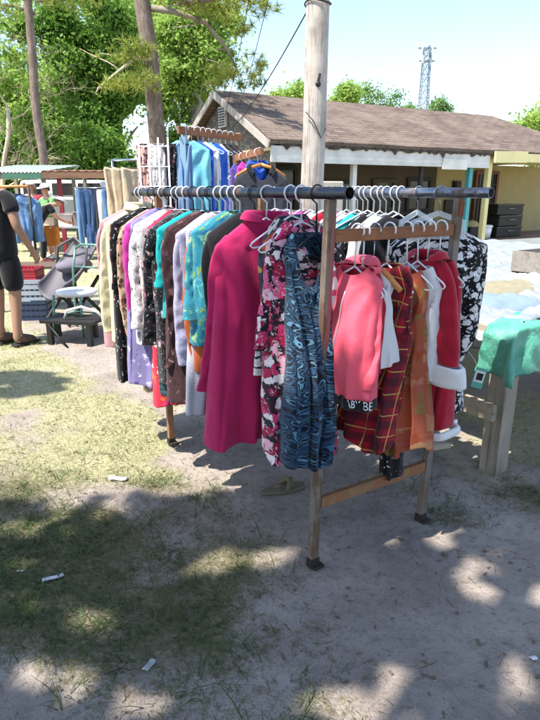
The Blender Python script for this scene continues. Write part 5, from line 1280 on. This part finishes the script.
def table(name, label, c, sx, sy, h, rot, top, leg, group=None):
    root = thing(name, label, 'table', c, rot, group); mb = MB(); mb.box((0, 0, h-.02), (sx, sy, .035)); mb.build('tabletop', top, root, None, .004)
    for x in (-1, 1):
        for y in (-1, 1): mb = MB(); mb.beam((x*(sx/2-.06), y*(sy/2-.06), 0), (x*(sx/2-.06), y*(sy/2-.06), h-.04), .05, .05); mb.build('leg', leg, root)
    return root
c = at(64, 252, 13.6); c.z = 0; table('stall_table', 'white topped trestle table under the rusty stall roof', c, 1.3, .7, .78, .1, M['hang_white'], M['hang_white'])
oc = c+Vector((-.33, -.37, .72)); mbo = sheet_mesh('orange_cloth', lambda u, v: oc+Vector((.42*u, -.03*math.sin(9*u)-.02, .085 if v < .05 else .08-.45*v)), 20, 8, m_plain('orange_fabric', '#c9752a', .8, .2), None); tag(mbo, 'orange cloth hanging off the white trestle table', 'cloth')
GBOX = 'boxes of goods on the far stall table'
for i, (dx, dy, w_, h_, col, lab) in enumerate([(-.3, .1, .3, .2, '#b9a58f', 'tan box at the left of the far stall table'), (.1, .1, .32, .26, '#cfc6bd', 'pale box in the middle of the far stall table'), (.42, .05, .24, .3, '#8f7f78', 'brown grey box at the right of the far stall table')]):
    b = thing('goods_box', lab, 'box', c+Vector((dx, dy, .78)), .1*i, GBOX); mb = MB(); mb.box((0, 0, h_/2), (w_, .28, h_)); mb.build('box_body', m_plain('carton_%d' % i, col, .8, .2), b, None, .006)
    for s in (-1, 1): mb = MB(); mb.beam((-w_/2, s*.14, h_+.004), (w_/2, s*.19, h_+.05), .09, .008); mb.build('flap', m_plain('flap_%d' % i, col, .8, .2), b)
van = at(64, 205, 19); vn = thing('parked_van', 'white van parked in the shade behind the stalls', 'van', (van.x, 19, 0))
mb = MB(); mb.box((0, 0, .95), (3.6, 1.7, .9)); mb.build('body', m_plain('white_van_paint', '#c4c6ca', .35, .1), vn, None, .12)
mb = MB(); mb.box((.2, 0, 1.62), (2.6, 1.5, .55)); mb.build('cabin', m_plain('van_roof_paint', '#d0d2d5', .35, .1), vn, None, .15)
for x in (-.6, .3, 1.1): mb = MB(); mb.box((x, -.755, 1.62), (.7, .02, .36)); mb.build('window', M['glass'], vn, None, .02)
for x in (-1.15, 1.15):
    for y in (-.8, .8): mb = MB(); mb.tube([(x, y-.1, .33), (x, y+.1, .33)], .33, 18); mb.build('wheel', M['black_iron'], vn)
# rack of jeans
ja, jb = at(82, 196, 12.0), at(112, 196, 12.0); jz = 1.62
jr = thing('jeans_rack', 'chrome rack hung with blue jeans in front of the rusty roofed stall', 'clothes rack', (ja.x, 12.0, 0))
mb = MB(); mb.tube([(ja.x-.15, 12, jz), (jb.x+.15, 12, jz)], .016, 8); wb(mb, 'bar', M['pipe_chrome'], jr); mb = MB(); mb.tube([(ja.x-.1, 12, jz-.62), (jb.x+.1, 12, jz-.62)], .012, 8); wb(mb, 'bar', M['pipe_chrome'], jr)
for x in (ja.x-.12, jb.x+.12): mb = MB(); mb.tube([(x, 12, 0), (x, 12, jz)], .018, 8); mb.tube([(x, 11.6, .02), (x, 12.4, .02)], .018, 8); wb(mb, 'upright', M['pipe_chrome'], jr)
GJ = 'jeans on the chrome rack'
jl = ['jean_lt', 'jean', 'jean_dk', 'jean', 'jean_lt', 'jean_dk', 'char', 'white', 'jean_lt', 'jean']
jn = ['light blue jeans at the left end of the jeans rack', 'blue jeans second from the left end of the jeans rack', 'dark jeans on the left half of the jeans rack', 'mid blue jeans right of the dark pair', 'pale jeans in the middle of the jeans rack', 'dark jeans right of the middle of the jeans rack', 'black trousers on the jeans rack', 'white trousers on the jeans rack', 'light jeans beside the white trousers', 'blue jeans at the right end of the jeans rack']
def trousers(lab, p, rot, L, mat, seed, group, wide=.17):
    root = thing('jeans', lab, 'jeans', p, rot, group); rnd = random.Random(seed)
    mb_rows = []; n = 28
    for leg in (-1, 1):
        rows = []
        for i in range(15):
            t = i/14; cx = leg*(wide*.46+.015*t+.015*math.sin(3*t+seed)); w_ = wide*.52*(1-.22*t)*(1 if t > .25 else 1+.06); d_ = .05*(1-.2*t)
            rows.append([Vector((cx+w_*math.cos(2*PI*k/n), d_*math.sin(2*PI*k/n)*(1+.2*math.sin(3*2*PI*k/n+leg+5*t)), -.05-L*t)) for k in range(n)])
        grid_obj('leg', rows, True, mat, root, [[(k/n*.4, r[k].z) for k in range(n)] for r in rows])
    rows = [[Vector((wide*1.02*math.cos(2*PI*k/n)*(1-.04*i), .06*math.sin(2*PI*k/n), -.03-.035*i)) for k in range(n)] for i in range(8)]
    grid_obj('waist', rows, True, mat, root, [[(k/n*.6, r[k].z) for k in range(n)] for r in rows])
for i in range(10): trousers(jn[i], (ja.x+(jb.x-ja.x)*i/9, 12.0-.02*(i % 2), jz), .75+R.uniform(-.35, .35), R.uniform(.85, 1.12), F[jl[i]], i, GJ, R.uniform(.13, .17))
for i, dx in enumerate((.2, .5)): garment('denim_vest', ['denim vest on the lower bar, left one', 'denim vest on the lower bar, right one'][i], 'vest', (ja.x+dx-.0, 11.95, jz-.60), .3, .5, F['jean'], W=.15, T=.05, seed=170+i, group='denim vests on the lower bar of the jeans rack', top=.05)
# denim jackets by the man in black
for i, (px, py, Y) in enumerate([(16, 190, 8.4), (24, 192, 8.2)]):
    p = at(px, py, Y); garment('denim_jacket', ['denim jacket hanging just behind the man in black', 'lighter denim jacket hanging to the right of the first'][i], 'jacket', p, .7, .62, F['jean' if i == 0 else 'jean_lt'], W=.2, T=.06, seed=180+i, sleeve='long', sl_len=.5, sl_r=.055, group='denim jackets behind the man in black', top=.05)
pj = at(20, 188, 8.3); jr2 = thing('denim_rail', 'pale wooden rail with denim jackets behind the man in black', 'rail', (pj.x, pj.y, 0)); mb = MB(); mb.tube([pj+Vector((-.9, .3, .02)), pj+Vector((.18, -.15, .02))], .02, 8); wb(mb, 'bar', M['hang_wood'], jr2)
for q in (Vector((-.9, .3, .02)), Vector((.18, -.15, .02))): mb = MB(); mb.tube([Vector((pj.x+q.x, pj.y+q.y, 0)), pj+q], .02, 8); wb(mb, 'post', M['black_iron'], jr2)

# ------------------------------------------------------------------ chair, low table and crates at the left
lt = at(52, 335, 6.2); lt.z = 0
low = table('folding_table', 'low dark folding table with crates under it beside the man in black', at(48, 300, 7.0)*Vector((1, 1, 0)) if False else Vector((at(40, 300, 7.8).x, 7.8, 0)), 1.0, .6, .60, .15, m_wood('dark_table_wood', '#5b4a3c', '#3a2e25', 'X', .8), M['black_iron'])
def crate(name, label, p, sx, sy, h, mat, rot, group):
    root = thing(name, label, 'crate', p, rot, group); mb = MB()
    for z in (.012, h*.36, h*.66, h-.02):
        for s in (-1, 1): mb.box((0, s*sy/2, z+.0), (sx, .014, .05)); mb.box((s*sx/2, 0, z), (.014, sy-.016, .05))
    for k in range(7):
        x = -sx/2+sx*k/6
        for s in (-1, 1): mb.box((x*.985, s*(sy/2-.009), h/2), (.022, .008, h-.004))
    mb.build('lattice', mat, root); mb = MB(); mb.box((0, 0, .008), (sx-.02, sy-.02, .012)); mb.build('floor', mat, root)
    mb = MB(); mb.box((0, 0, h*.42), (sx-.05, sy-.05, h*.7)); mb.build('contents', F['jean_dk'] if False else m_plain('crate_goods', '#8d97a8', .8, .5, 9, dark='#2a3448'), root, None, .02); return root
GC2 = 'plastic crates beside the folding table'
M['cr_blue'] = m_plain('blue_crate_plastic', '#263650', .45, .1); M['cr_white'] = m_plain('pale_crate_plastic', '#9aa3ae', .45, .1); M['cr_red'] = m_plain('red_crate_plastic', '#a32734', .45, .1)
cc = Vector((at(36, 310, 7.1).x, 7.1, 0))
crate('plastic_crate', 'dark blue plastic crate on the ground, lowest of the stack by the man', cc, .36, .34, .25, M['cr_blue'], .1, GC2); crate('plastic_crate', 'pale blue white crate in the middle of the stack by the man', cc+Vector((0, 0, .255)), .36, .34, .25, M['cr_white'], .12, GC2); crate('plastic_crate', 'red plastic crate topmost of the stack by the man', cc+Vector((-.04, 0, .51)), .28, .3, .13, M['cr_red'], .05, GC2)
ch = Vector((at(80, 325, 6.3).x, 6.3, 0)); chair = thing('metal_chair', 'green metal chair with a white seat beside the crates', 'chair', ch, -.35)
M['green_metal'] = m_plain('green_chair_paint', '#5f8d80', .4, .2, metal=.3)
for x in (-1, 1):
    for y in (-1, 1): mb = MB(); mb.tube([(x*.2, y*.2, 0), (x*.18, y*.17, .45)], .013, 8); mb.build('leg', M['green_metal'], chair)
    mb = MB(); mb.tube([(x*.18, .17, .45), (x*.19, .21, .7), (x*.17, .26, .92)], .013, 8); mb.build('back_post', M['green_metal'], chair)
mb = MB(); mb.tube([(-.17, .26, .92), (-.1, .27, .97), (.1, .27, .97), (.17, .26, .92)], .013, 8); mb.tube([(-.18, .22, .72), (.18, .22, .72)], .01, 8); mb.build('back_rail', M['green_metal'], chair)
mb = MB(); mb.tube([(0, 0, .44), (0, 0, .455), (0, 0, .49), (0, 0, .5)], [.2, .22, .22, .19], 20); mb.build('seat', M['hang_white'], chair)
mb = MB(); mb.tube([(-.185, -.18, .2), (.185, -.18, .2), (.185, .18, .2), (-.185, .18, .2), (-.185, -.18, .2)], .009, 6); mb.build('stretcher', M['green_metal'], chair)
cs_ = Vector((at(74, 300, 6.9).x, 6.9, 0)); carrier = thing('baby_carrier', 'grey padded baby seat with a mauve cushion on a dark stand behind the green chair', 'baby seat', cs_, -.5)
rows = []
for i in range(13):
    t = i/12; row = []
    for k in range(17):
        a = PI*k/16; wdt_ = .24*(1-.25*abs(t-.4)); row.append(Vector((wdt_*math.cos(a), -.34+.62*t-.02*math.sin(a), .52+.45*t**1.4-.20*math.sin(a)*(1-.5*t))))
    rows.append(row)
so_ = grid_obj('shell', rows, False, m_plain('grey_shell', '#4d4a52', .6, .2), carrier, [[(k*.03, i*.05) for k in range(17)] for i in range(13)]); so_.modifiers['cloth_thickness'].thickness = .035
mb = MB(); mb.ball((0, .06, .68), .2, 14, 10, (.8, 1.3, .45)); mb.build('cushion', m_plain('mauve_cushion', '#6f6876', .9, .2), carrier)
mb = MB(); mb.tube([(-.25, 0, .62), (-.24, .05, .9), (0, .1, 1.02), (.24, .05, .9), (.25, 0, .62)], .016, 8); mb.build('handle', m_plain('grey_handle', '#55535c', .5, .2), carrier)
for x in (-1, 1):
    for a_, b_ in (((x*.2, -.3, .02), (x*.2, .25, .55)), ((x*.235, .3, .02), (x*.235, -.2, .5))): mb = MB(); mb.beam(a_, b_, .033, .03); mb.build('stand_leg', M['black_iron'], carrier)
st = Vector((at(68, 338, 5.75).x, 5.75, 0)); ben = thing('folding_stand', 'low black folding frame standing on the grass in front of the green chair', 'stand', st, -.2)
for x, y in ((-.2, 0), (.25, 0), (-.32, .34), (.13, .34)): mb = MB(); mb.beam((x, y, 0), (x, y, .24), .05, .05); mb.build('leg', M['black_iron'], ben)
mb = MB(); mb.beam((-.3, .17, .24), (.3, .17, .24), .38, .03); mb.build('shelf', M['black_iron'], ben)
mb = MB(); mb.tube([(-.2, -.02, .22), (.05, -.1, .0)], .012, 6); mb.build('brace', M['black_iron'], ben)
mb = MB(); mb.tube([(-.05, .1, .27), (.0, .05, .36), (.15, .05, .40), (.3, .08, .34), (.36, .1, .27)], .014, 8); tag(mb.build('white_hose', M['hang_white'], None, None), 'white curved tube lying on the low black frame', 'tube'); bpy.data.objects['white_hose'].location = st
# ------------------------------------------------------------------ people
def skin_obj(name, verts, edges, mat, parent, root=0, sub=2):
    names = list(verts); me = bpy.data.meshes.new(name); me.from_pydata([verts[n][0] for n in names], [(names.index(a), names.index(b)) for a, b in edges], [])
    o = link(name, me, mat, parent); m_ = o.modifiers.new('skin', 'SKIN'); m_.use_smooth_shade = True
    sv = me.skin_vertices[0].data if me.skin_vertices else None
    if sv is None:
        bpy.context.view_layer.objects.active = o; bpy.ops.mesh.customdata_skin_add(); sv = me.skin_vertices[0].data
    for i, n in enumerate(names):
        r = verts[n][1]; sv[i].radius = r if isinstance(r, tuple) else (r, r); sv[i].use_root = (i == root)
    s = o.modifiers.new('subdivision', 'SUBSURF'); s.levels = sub; s.render_levels = sub; return o
M['skin'] = m_plain('skin_light', '#c28d72', .55, .15, 5); M['skin2'] = m_plain('skin_tan', '#9c7560', .55, .15, 5)
def person(label, loc, rot, H, shirt, bottom, pose=None, skin='skin', hair='#4a382c', hat=None, long_pants=False, shoes='#3a3030', extra=None, group=None, hands=True, sleeve=.62, loose=1.0):
    k = H/1.75; root = thing('person', label, 'person', loc, rot, group)
    J = {'pelvis': (0, 0, .95), 'waist': (0, 0, 1.08), 'chest': (0, .0, 1.28), 'upper': (0, -.01, 1.42), 'neck': (0, .0, 1.50), 'jaw': (0, .03, 1.57), 'head': (0, .02, 1.65), 'crown': (0, .01, 1.71)}
    for s, S in ((-1, 'l'), (1, 'r')):
        J.update({S+'sh': (s*.19, -.01, 1.42), S+'el': (s*.245, -.03, 1.14), S+'wr': (s*.265, .05, .90), S+'pa': (s*.268, .075, .83), S+'hip': (s*.095, 0, .90), S+'kn': (s*.105, .02, .50), S+'an': (s*.11, -.03, .09), S+'he': (s*.112, -.05, .035), S+'ball': (s*.12, .10, .03), S+'toe': (s*.122, .155, .025)})
    if pose: J.update(pose)
    P = {n: Vector(v)*k for n, v in J.items()}
    Rd = {'pelvis': (.13, .095), 'waist': (.125, .09), 'chest': (.15, .105), 'upper': (.12, .085), 'neck': .055, 'jaw': (.065, .075), 'head': (.078, .095), 'crown': (.06, .07)}
    for S in 'lr': Rd.update({S+'sh': .062, S+'el': .042, S+'wr': .029, S+'pa': (.026, .038), S+'hip': .078, S+'kn': .058, S+'an': .04, S+'he': .026, S+'ball': (.028, .018), S+'toe': (.022, .012)})
    E = [('pelvis', 'waist'), ('waist', 'chest'), ('chest', 'upper'), ('upper', 'neck'), ('neck', 'jaw'), ('jaw', 'head'), ('head', 'crown')]
    for S in 'lr': E += [('upper', S+'sh'), (S+'sh', S+'el'), (S+'el', S+'wr'), (S+'wr', S+'pa'), ('pelvis', S+'hip'), (S+'hip', S+'kn'), (S+'kn', S+'an'), (S+'an', S+'he'), (S+'an', S+'ball'), (S+'ball', S+'toe')]
    V = {n: (P[n], tuple(x*k for x in Rd[n]) if isinstance(Rd[n], tuple) else Rd[n]*k) for n in P}
    f = P['head']-P['neck']; fwd = Vector((0, 1, -.1)) if not (extra and 'fwd' in extra) else Vector(extra['fwd']); fwd.normalize()
    V['nose'] = (P['jaw'].lerp(P['head'], .35)+fwd*.10*k, .012*k); V['nose0'] = (P['jaw'].lerp(P['head'], .5)+fwd*.075*k, .016*k); E += [('head', 'nose0'), ('nose0', 'nose')]
    if hands:
        for S, s in (('l', -1), ('r', 1)):
            d = (P[S+'pa']-P[S+'wr']).normalized(); up = Vector((0, 1, 0)); side = (up-d*up.dot(d)).normalized(); cu = Vector((-s, 0, 0))
            for q, (o_, L) in enumerate(((.030, .072), (.010, .082), (-.010, .076), (-.029, .06))):
                a = P[S+'pa']+d*.03*k+side*o_*k; b = a+d*L*.5*k+cu*.008*k; c_ = b+d*L*.42*k+cu*.022*k
                V[S+'f%da' % q] = (a, .0105*k); V[S+'f%db' % q] = (b, .0095*k); V[S+'f%dc' % q] = (c_, .0075*k); E += [(S+'pa', S+'f%da' % q), (S+'f%da' % q, S+'f%db' % q), (S+'f%db' % q, S+'f%dc' % q)]
            a = P[S+'wr'].lerp(P[S+'pa'], .6)+side*.035*k; b = a+d*.03*k+side*.022*k+cu*.01*k; V[S+'ta'] = (a, .012*k); V[S+'tb'] = (b, .010*k); V[S+'tc'] = (b+d*.03*k+side*.003*k, .008*k); E += [(S+'pa', S+'ta'), (S+'ta', S+'tb'), (S+'tb', S+'tc')]
    skin_obj('body', V, E, M[skin], root)
    ex = Vector((0, 0, 1)).cross(fwd).normalized()
    for s in (-1, 1):
        mb = MB(); mb.ball(P['head']+fwd*.085*k+ex*s*.032*k-f.normalized()*.02*k, .013*k, 8, 6); mb.build('eye', M['black_iron'], root)
        mb = MB(); mb.ball(P['head'].lerp(P['jaw'], .35)+ex*s*.083*k-fwd*.005*k, .03*k, 8, 6, (.45, .7, 1.1)); mb.build('ear', M[skin], root)
    mb = MB(); mb.ball(P['jaw']+fwd*.072*k, .02*k, 8, 5, (1.1, .4, .3)); mb.build('mouth', m_plain('lips', '#8d4f48', .5, .1), root)
    ld = lambda a, b, t: P[a].lerp(P[b], t)
    sv = {n: (P[n], tuple((x+.022*loose)*k for x in Rd[n])) for n in ('waist', 'chest')}; sv['hem'] = (P['pelvis']-Vector((0, 0, .12*k)), (.178*k*loose, .150*k*loose)); sv['waist'] = (P['waist'], (.168*k*loose, .14*k*loose)); sv['chest'] = (P['chest'], (.178*k, .132*k)); sv['upper'] = (P['upper'], (.132*k, .10*k)); sv['neck'] = (ld('upper', 'neck', .55), (.075*k, .072*k)); se = [('waist', 'hem'), ('waist', 'chest'), ('chest', 'upper'), ('upper', 'neck')]
    for S in 'lr':
        sv[S+'sh'] = (P[S+'sh'], .074*k); sv[S+'ua'] = (ld(S+'sh', S+'el', sleeve), (.068*k*loose, .074*k*loose)); se += [('upper', S+'sh'), (S+'sh', S+'ua')]
    skin_obj('shirt', sv, se, shirt, root)
    bv = {'pelvis': (P['pelvis'], (.165*k, .128*k)), 'top': (ld('pelvis', 'waist', .6), (.158*k, .12*k))}; be = [('pelvis', 'top')]
    for S in 'lr':
        bv[S+'hip'] = (P[S+'hip'], .108*k); be.append(('pelvis', S+'hip'))
        if long_pants: bv[S+'kn'] = (P[S+'kn'], .08*k); bv[S+'an'] = (P[S+'an'], .066*k); be += [(S+'hip', S+'kn'), (S+'kn', S+'an')]
        else: bv[S+'th'] = (ld(S+'hip', S+'kn', .5), .108*k); bv[S+'kn'] = (ld(S+'hip', S+'kn', .97), .10*k); be += [(S+'hip', S+'th'), (S+'th', S+'kn')]
    skin_obj('trousers' if long_pants else 'shorts', bv, be, bottom, root)
    sm = m_plain('shoe_leather', shoes, .6, .2); sole = m_plain('shoe_sole', '#1a1818', .8, .1)
    for S in 'lr':
        dd = (P[S+'toe']-P[S+'he']); dd.z = 0; dd.normalize(); c0 = P[S+'he']+Vector((0, 0, .02*k)); c1 = P[S+'toe']+dd*.03*k
        sh_ = skin_obj('shoe', {'a': (c0-dd*.012*k, (.054*k, .056*k)), 'b': (ld(S+'he', S+'ball', .5)+Vector((0, 0, .03*k)), (.056*k, .056*k)), 'c': (P[S+'ball']+Vector((0, 0, .018*k)), (.060*k, .046*k)), 'd': (c1+Vector((0, 0, .01*k)), (.048*k, .034*k)), 'e': (P[S+'an']+Vector((0, -.0, -.01)), (.056*k, .056*k))}, [('a', 'b'), ('b', 'c'), ('c', 'd'), ('b', 'e')], sm, root)
        mb = MB(); q = dd.cross(Vector((0, 0, 1))); mm = (c0+c1)/2; mm.z = .014*k; mb.box(mm, ((c1-c0).length+.075*k, .084*k, .024*k), math.atan2(dd.y, dd.x)); so = mb.build('sole', sole, root, None, .01); so.parent = sh_
    hm = m_plain('hair', hair, .8, .3, 30); rows = []; up = f.normalized(); cen = P['head']+up*.0
    for i in range(9):
        th = .15+i/8*1.55; row = []
        for q in range(20):
            a = 2*PI*q/20; dirv = ex*math.cos(a)+(-fwd)*math.sin(a); back = max(0, math.sin(a)); t2 = th*(1+.32*back) if i > 4 else th
            if math.sin(a) < -.2: t2 = min(t2, 1.05)
            row.append(cen+up*(.105*k*math.cos(t2)+.012*k)+dirv*(.098*k*math.sin(t2)+.003*math.sin(7*a+i)*k)*(1.08 if math.sin(a) < 0 else 1.12))
        rows.append(row)
    cap0 = grid_obj('hair', rows, True, hm, root, [[(q*.02, i*.02) for q in range(20)] for i in range(9)]); cap0.modifiers['cloth_thickness'].thickness = .012
    if hat:
        hmn = m_plain('hat_fabric', hat, .8, .1); rows = []
        for i in range(8):
            th = .1+i/7*1.4; rows.append([cen+up*(.115*k*math.cos(th)+.03*k)+(ex*math.cos(2*PI*q/20)-fwd*math.sin(2*PI*q/20))*.118*k*math.sin(th) for q in range(20)])
        grid_obj('cap', rows, True, hmn, root, [[(q*.02, i*.02) for q in range(20)] for i in range(8)])
        mb = MB(); b = cen+up*.045*k; mb._add([b+ex*math.cos(a)*.115*k+fwd*(.10+.10*math.sin(a))*k+up*(z_-.02*math.sin(a))*k for z_ in (0, .012) for a in np.linspace(0, PI, 13)], [tuple(range(13)), tuple(range(25, 12, -1))]+[(i, 13+i, 14+i, i+1) for i in range(12)]); mb.build('cap_brim', hmn, root)
    return root
FB = f_plain('black_polo', '#15151a', '#1d1c20', thin=0); FS = f_plain('black_shorts', '#101014', '#17161a', thin=0)
mx = at(2, 345, 5.75)
person('man in black shirt and shorts standing at the left edge, seen from behind', (-2.73, 5.78, 0), -.35, 1.86, FB, FS, skin='skin2', hair='#3a2a20', shoes='#54403a', pose={'rel': (.27, -.03, 1.15), 'rwr': (.275, .12, .93), 'rpa': (.272, .16, .87)}, loose=1.1)
bend = {'pelvis': (0, -.12, .93), 'waist': (0, -.03, 1.06), 'chest': (0, .13, 1.20), 'upper': (0, .25, 1.30), 'neck': (0, .33, 1.34), 'jaw': (0, .42, 1.35), 'head': (0, .45, 1.42), 'crown': (0, .46, 1.48),
        'lsh': (-.18, .23, 1.29), 'rsh': (.18, .23, 1.29), 'lel': (-.2, .36, 1.05), 'rel': (.2, .36, 1.05), 'lwr': (-.12, .55, .95), 'rwr': (.12, .55, .95), 'lpa': (-.1, .61, .93), 'rpa': (.1, .61, .93), 'lhip': (-.095, -.1, .88), 'rhip': (.095, -.1, .88)}
p = at(45, 262, 13.0); person('person in black with a white cap bending forward over the table', (p.x, 13.0, 0), -1.15, 1.66, FB, FS, pose=bend, hat='#e4e4e4', long_pants=True, hair='#2c2420', extra={'fwd': (0, 1, -.5)}, shoes='#7a3038')
p = at(52, 262, 13.6); person('person in a green tee shirt and white cap behind the one in black', (p.x, 13.7, 0), 2.6, 1.70, f_plain('green_tee', '#6fa566', '#5c9156'), f_plain('tan_shorts', '#8f8577'), hat='#e8e8e6', hair='#5a4a3c', shoes='#cfcfcf', pose={'lel': (-.24, .08, 1.16), 'rel': (.24, .08, 1.16), 'lwr': (-.14, .3, 1.04), 'rwr': (.14, .3, 1.04), 'lpa': (-.12, .37, 1.02), 'rpa': (.12, .37, 1.02)})
p = at(39, 260, 14.4); person('white haired person in a red striped shirt standing behind the stall table', (p.x, 14.4, 0), 3.3, 1.76, f_stripe('red_white_stripes', ['#c23a52', '#c23a52', '#d9a9b4'], 18), f_plain('dark_trousers', '#2c2f3a'), hair='#d6d2cc', long_pants=True)

# ------------------------------------------------------------------ litter on the ground
def litter(name, lab, px, py, sx, sy, rot, mat, cat='litter', bend_=.003, group=None):
    g = atz(px, py); g.z = float(gz(g.x, g.y))+.006
    def f(u, v): return g+Vector(((u-.5)*sx*math.cos(rot)-(v-.5)*sy*math.sin(rot), (u-.5)*sx*math.sin(rot)+(v-.5)*sy*math.cos(rot), bend_*(math.sin(u*5+1)+math.sin(v*4))+.004))
    return tag(sheet_mesh(name, f, 10, 6, mat, None, .001), lab, cat, group)
pw = m_plain('white_paper', '#d2d3d6', .8, .1); pg = m_plain('grey_plastic', '#9a9f9c', .4, .2)
litter('paper_scrap', 'white paper strip lying on the shaded grass at left', 53, 580, .085, .026, .55, pw); litter('paper_scrap', 'crumpled white paper scrap on the sunny grass edge', 118, 477, .10, .05, .1, pw, bend_=.006); litter('plastic_tag', 'small grey plastic tag lying on the grass near the bottom', 149, 665, .055, .024, 1.2, pg); litter('paper_scrap', 'tiny white scrap beside the paper strip', 21, 573, .03, .012, .5, pw); litter('paper_scrap', 'tiny white scrap on the sand at the right edge', 533, 660, .025, .018, .5, pw)
g = atz(283, 494); g.z = float(gz(g.x, g.y)); hk = thing('dropped_shoe', 'pale tan scrap like a worn slipper on the shaded sand under the rack', 'slipper', g, .4)
mb = MB(); mb._add([(.13*math.cos(a), .045*math.sin(a)*(1+.25*math.cos(a)), z) for z in (.004, .018) for a in np.linspace(0, 2*PI, 20, endpoint=False)], [tuple(range(20))[::-1], tuple(range(20, 40))]+[(i, (i+1) % 20, 20+(i+1) % 20, 20+i) for i in range(20)]); mb.build('sole', m_plain('tan_sole', '#6f6350', .8, .3), hk, None, .004)
mb = MB(); mb.tube([(.0, -.05, .015), (.03, -.03, .045), (.04, 0, .055), (.03, .03, .045), (0, .05, .015)], [.012, .016, .018, .016, .012], 8); mb.build('strap', m_plain('yellow_strap', '#665c42', .8, .3), hk)
GST = 'small stones and clods on the sand'
rnd = random.Random(12); mb = MB()
def stone_lump(p, r, seed):
    rn = random.Random(seed); m1 = MB(); m1.ball((0, 0, r*.35), r, 10, 7, (1.2, 1, .6)); m1.v = [(x*(1+rn.uniform(-.12, .12)), y*(1+rn.uniform(-.12, .12)), z*(1+rn.uniform(-.12, .12))) for x, y, z in m1.v]
    o = m1.build('stone', m_plain('pale_clod', '#a59a90', .9, .3, 20), None, p); return o
for i, (px, py, r, lab) in enumerate([(442, 609, .014, 'pale clod of sand below the second post'), (476, 466, .01, 'tiny clod near the wooden table leg'), (352, 545, .01, 'tiny clod right of the front post'), (150, 560, .012, 'small clod on the shaded grass'), (300, 612, .009, 'tiny clod below the front post')]):
    q = atz(px, py); q.z = float(gz(q.x, q.y)); tag(stone_lump(q, r, i), lab, 'stone', GST)
q = atz(516, 592); mb = MB()
def tuft(px, py, n, h, lab, seed, mat):
    q = atz(px, py); q.z = float(gz(q.x, q.y)); rn = random.Random(seed); m1 = MB()
    for i in range(n):
        a = rn.uniform(0, 2*PI); l = rn.uniform(.4, 1)*h; s = rn.uniform(.3, 1.1); w_ = .0022; bx_, by_ = rn.gauss(0, h*.22), rn.gauss(0, h*.22); dx, dy = math.cos(a), math.sin(a)
        m1._add([(bx_-dy*w_, by_+dx*w_, -.004), (bx_+dy*w_, by_-dx*w_, -.004), (bx_+dx*l*s*.5+dy*w_, by_+dy*l*s*.5-dx*w_, l*.6), (bx_+dx*l*s*.5-dy*w_, by_+dy*l*s*.5+dx*w_, l*.6)], [(0, 1, 2, 3)]); m1._add([(bx_+dx*l*s*.5+dy*w_, by_+dy*l*s*.5-dx*w_, l*.6), (bx_+dx*l*s*.5-dy*w_, by_+dy*l*s*.5+dx*w_, l*.6), (bx_+dx*l*s, by_+dy*l*s, l*.75)], [(0, 1, 2)])
    return tag(m1.build('weed_tuft', mat, None, q), lab, 'weed', 'weed tufts on the sand')
gm = m_leaf('weed_green', ['#33461f', '#506430', '#78803f'], .3, 8)
for i, (px, py, n, h, lab) in enumerate([(516, 590, 90, .05, 'round green weed tuft alone on the sand at right'), (375, 630, 60, .06, 'sparse weed tuft on the sand below the front post'), (215+270-130, 640, 50, .06, 'weed tuft left of the sparse one near the bottom'), (160, 555, 70, .07, 'leafy weed tuft on the shaded grass'), (60, 600, 80, .08, 'big leafy weed tuft at lower left'), (30, 690, 80, .09, 'broad leaf weed tuft in the bottom left corner'), (215, 445, 90, .12, 'tall sunlit weed tuft beside the magenta jacket hem'), (430, 690, 50, .06, 'weed tuft on the sand at the bottom right'), (462, 448, 120, .10, 'sunlit weed tuft by the wooden table leg')]): tuft(px, py, n, h, lab, 200+i, gm)
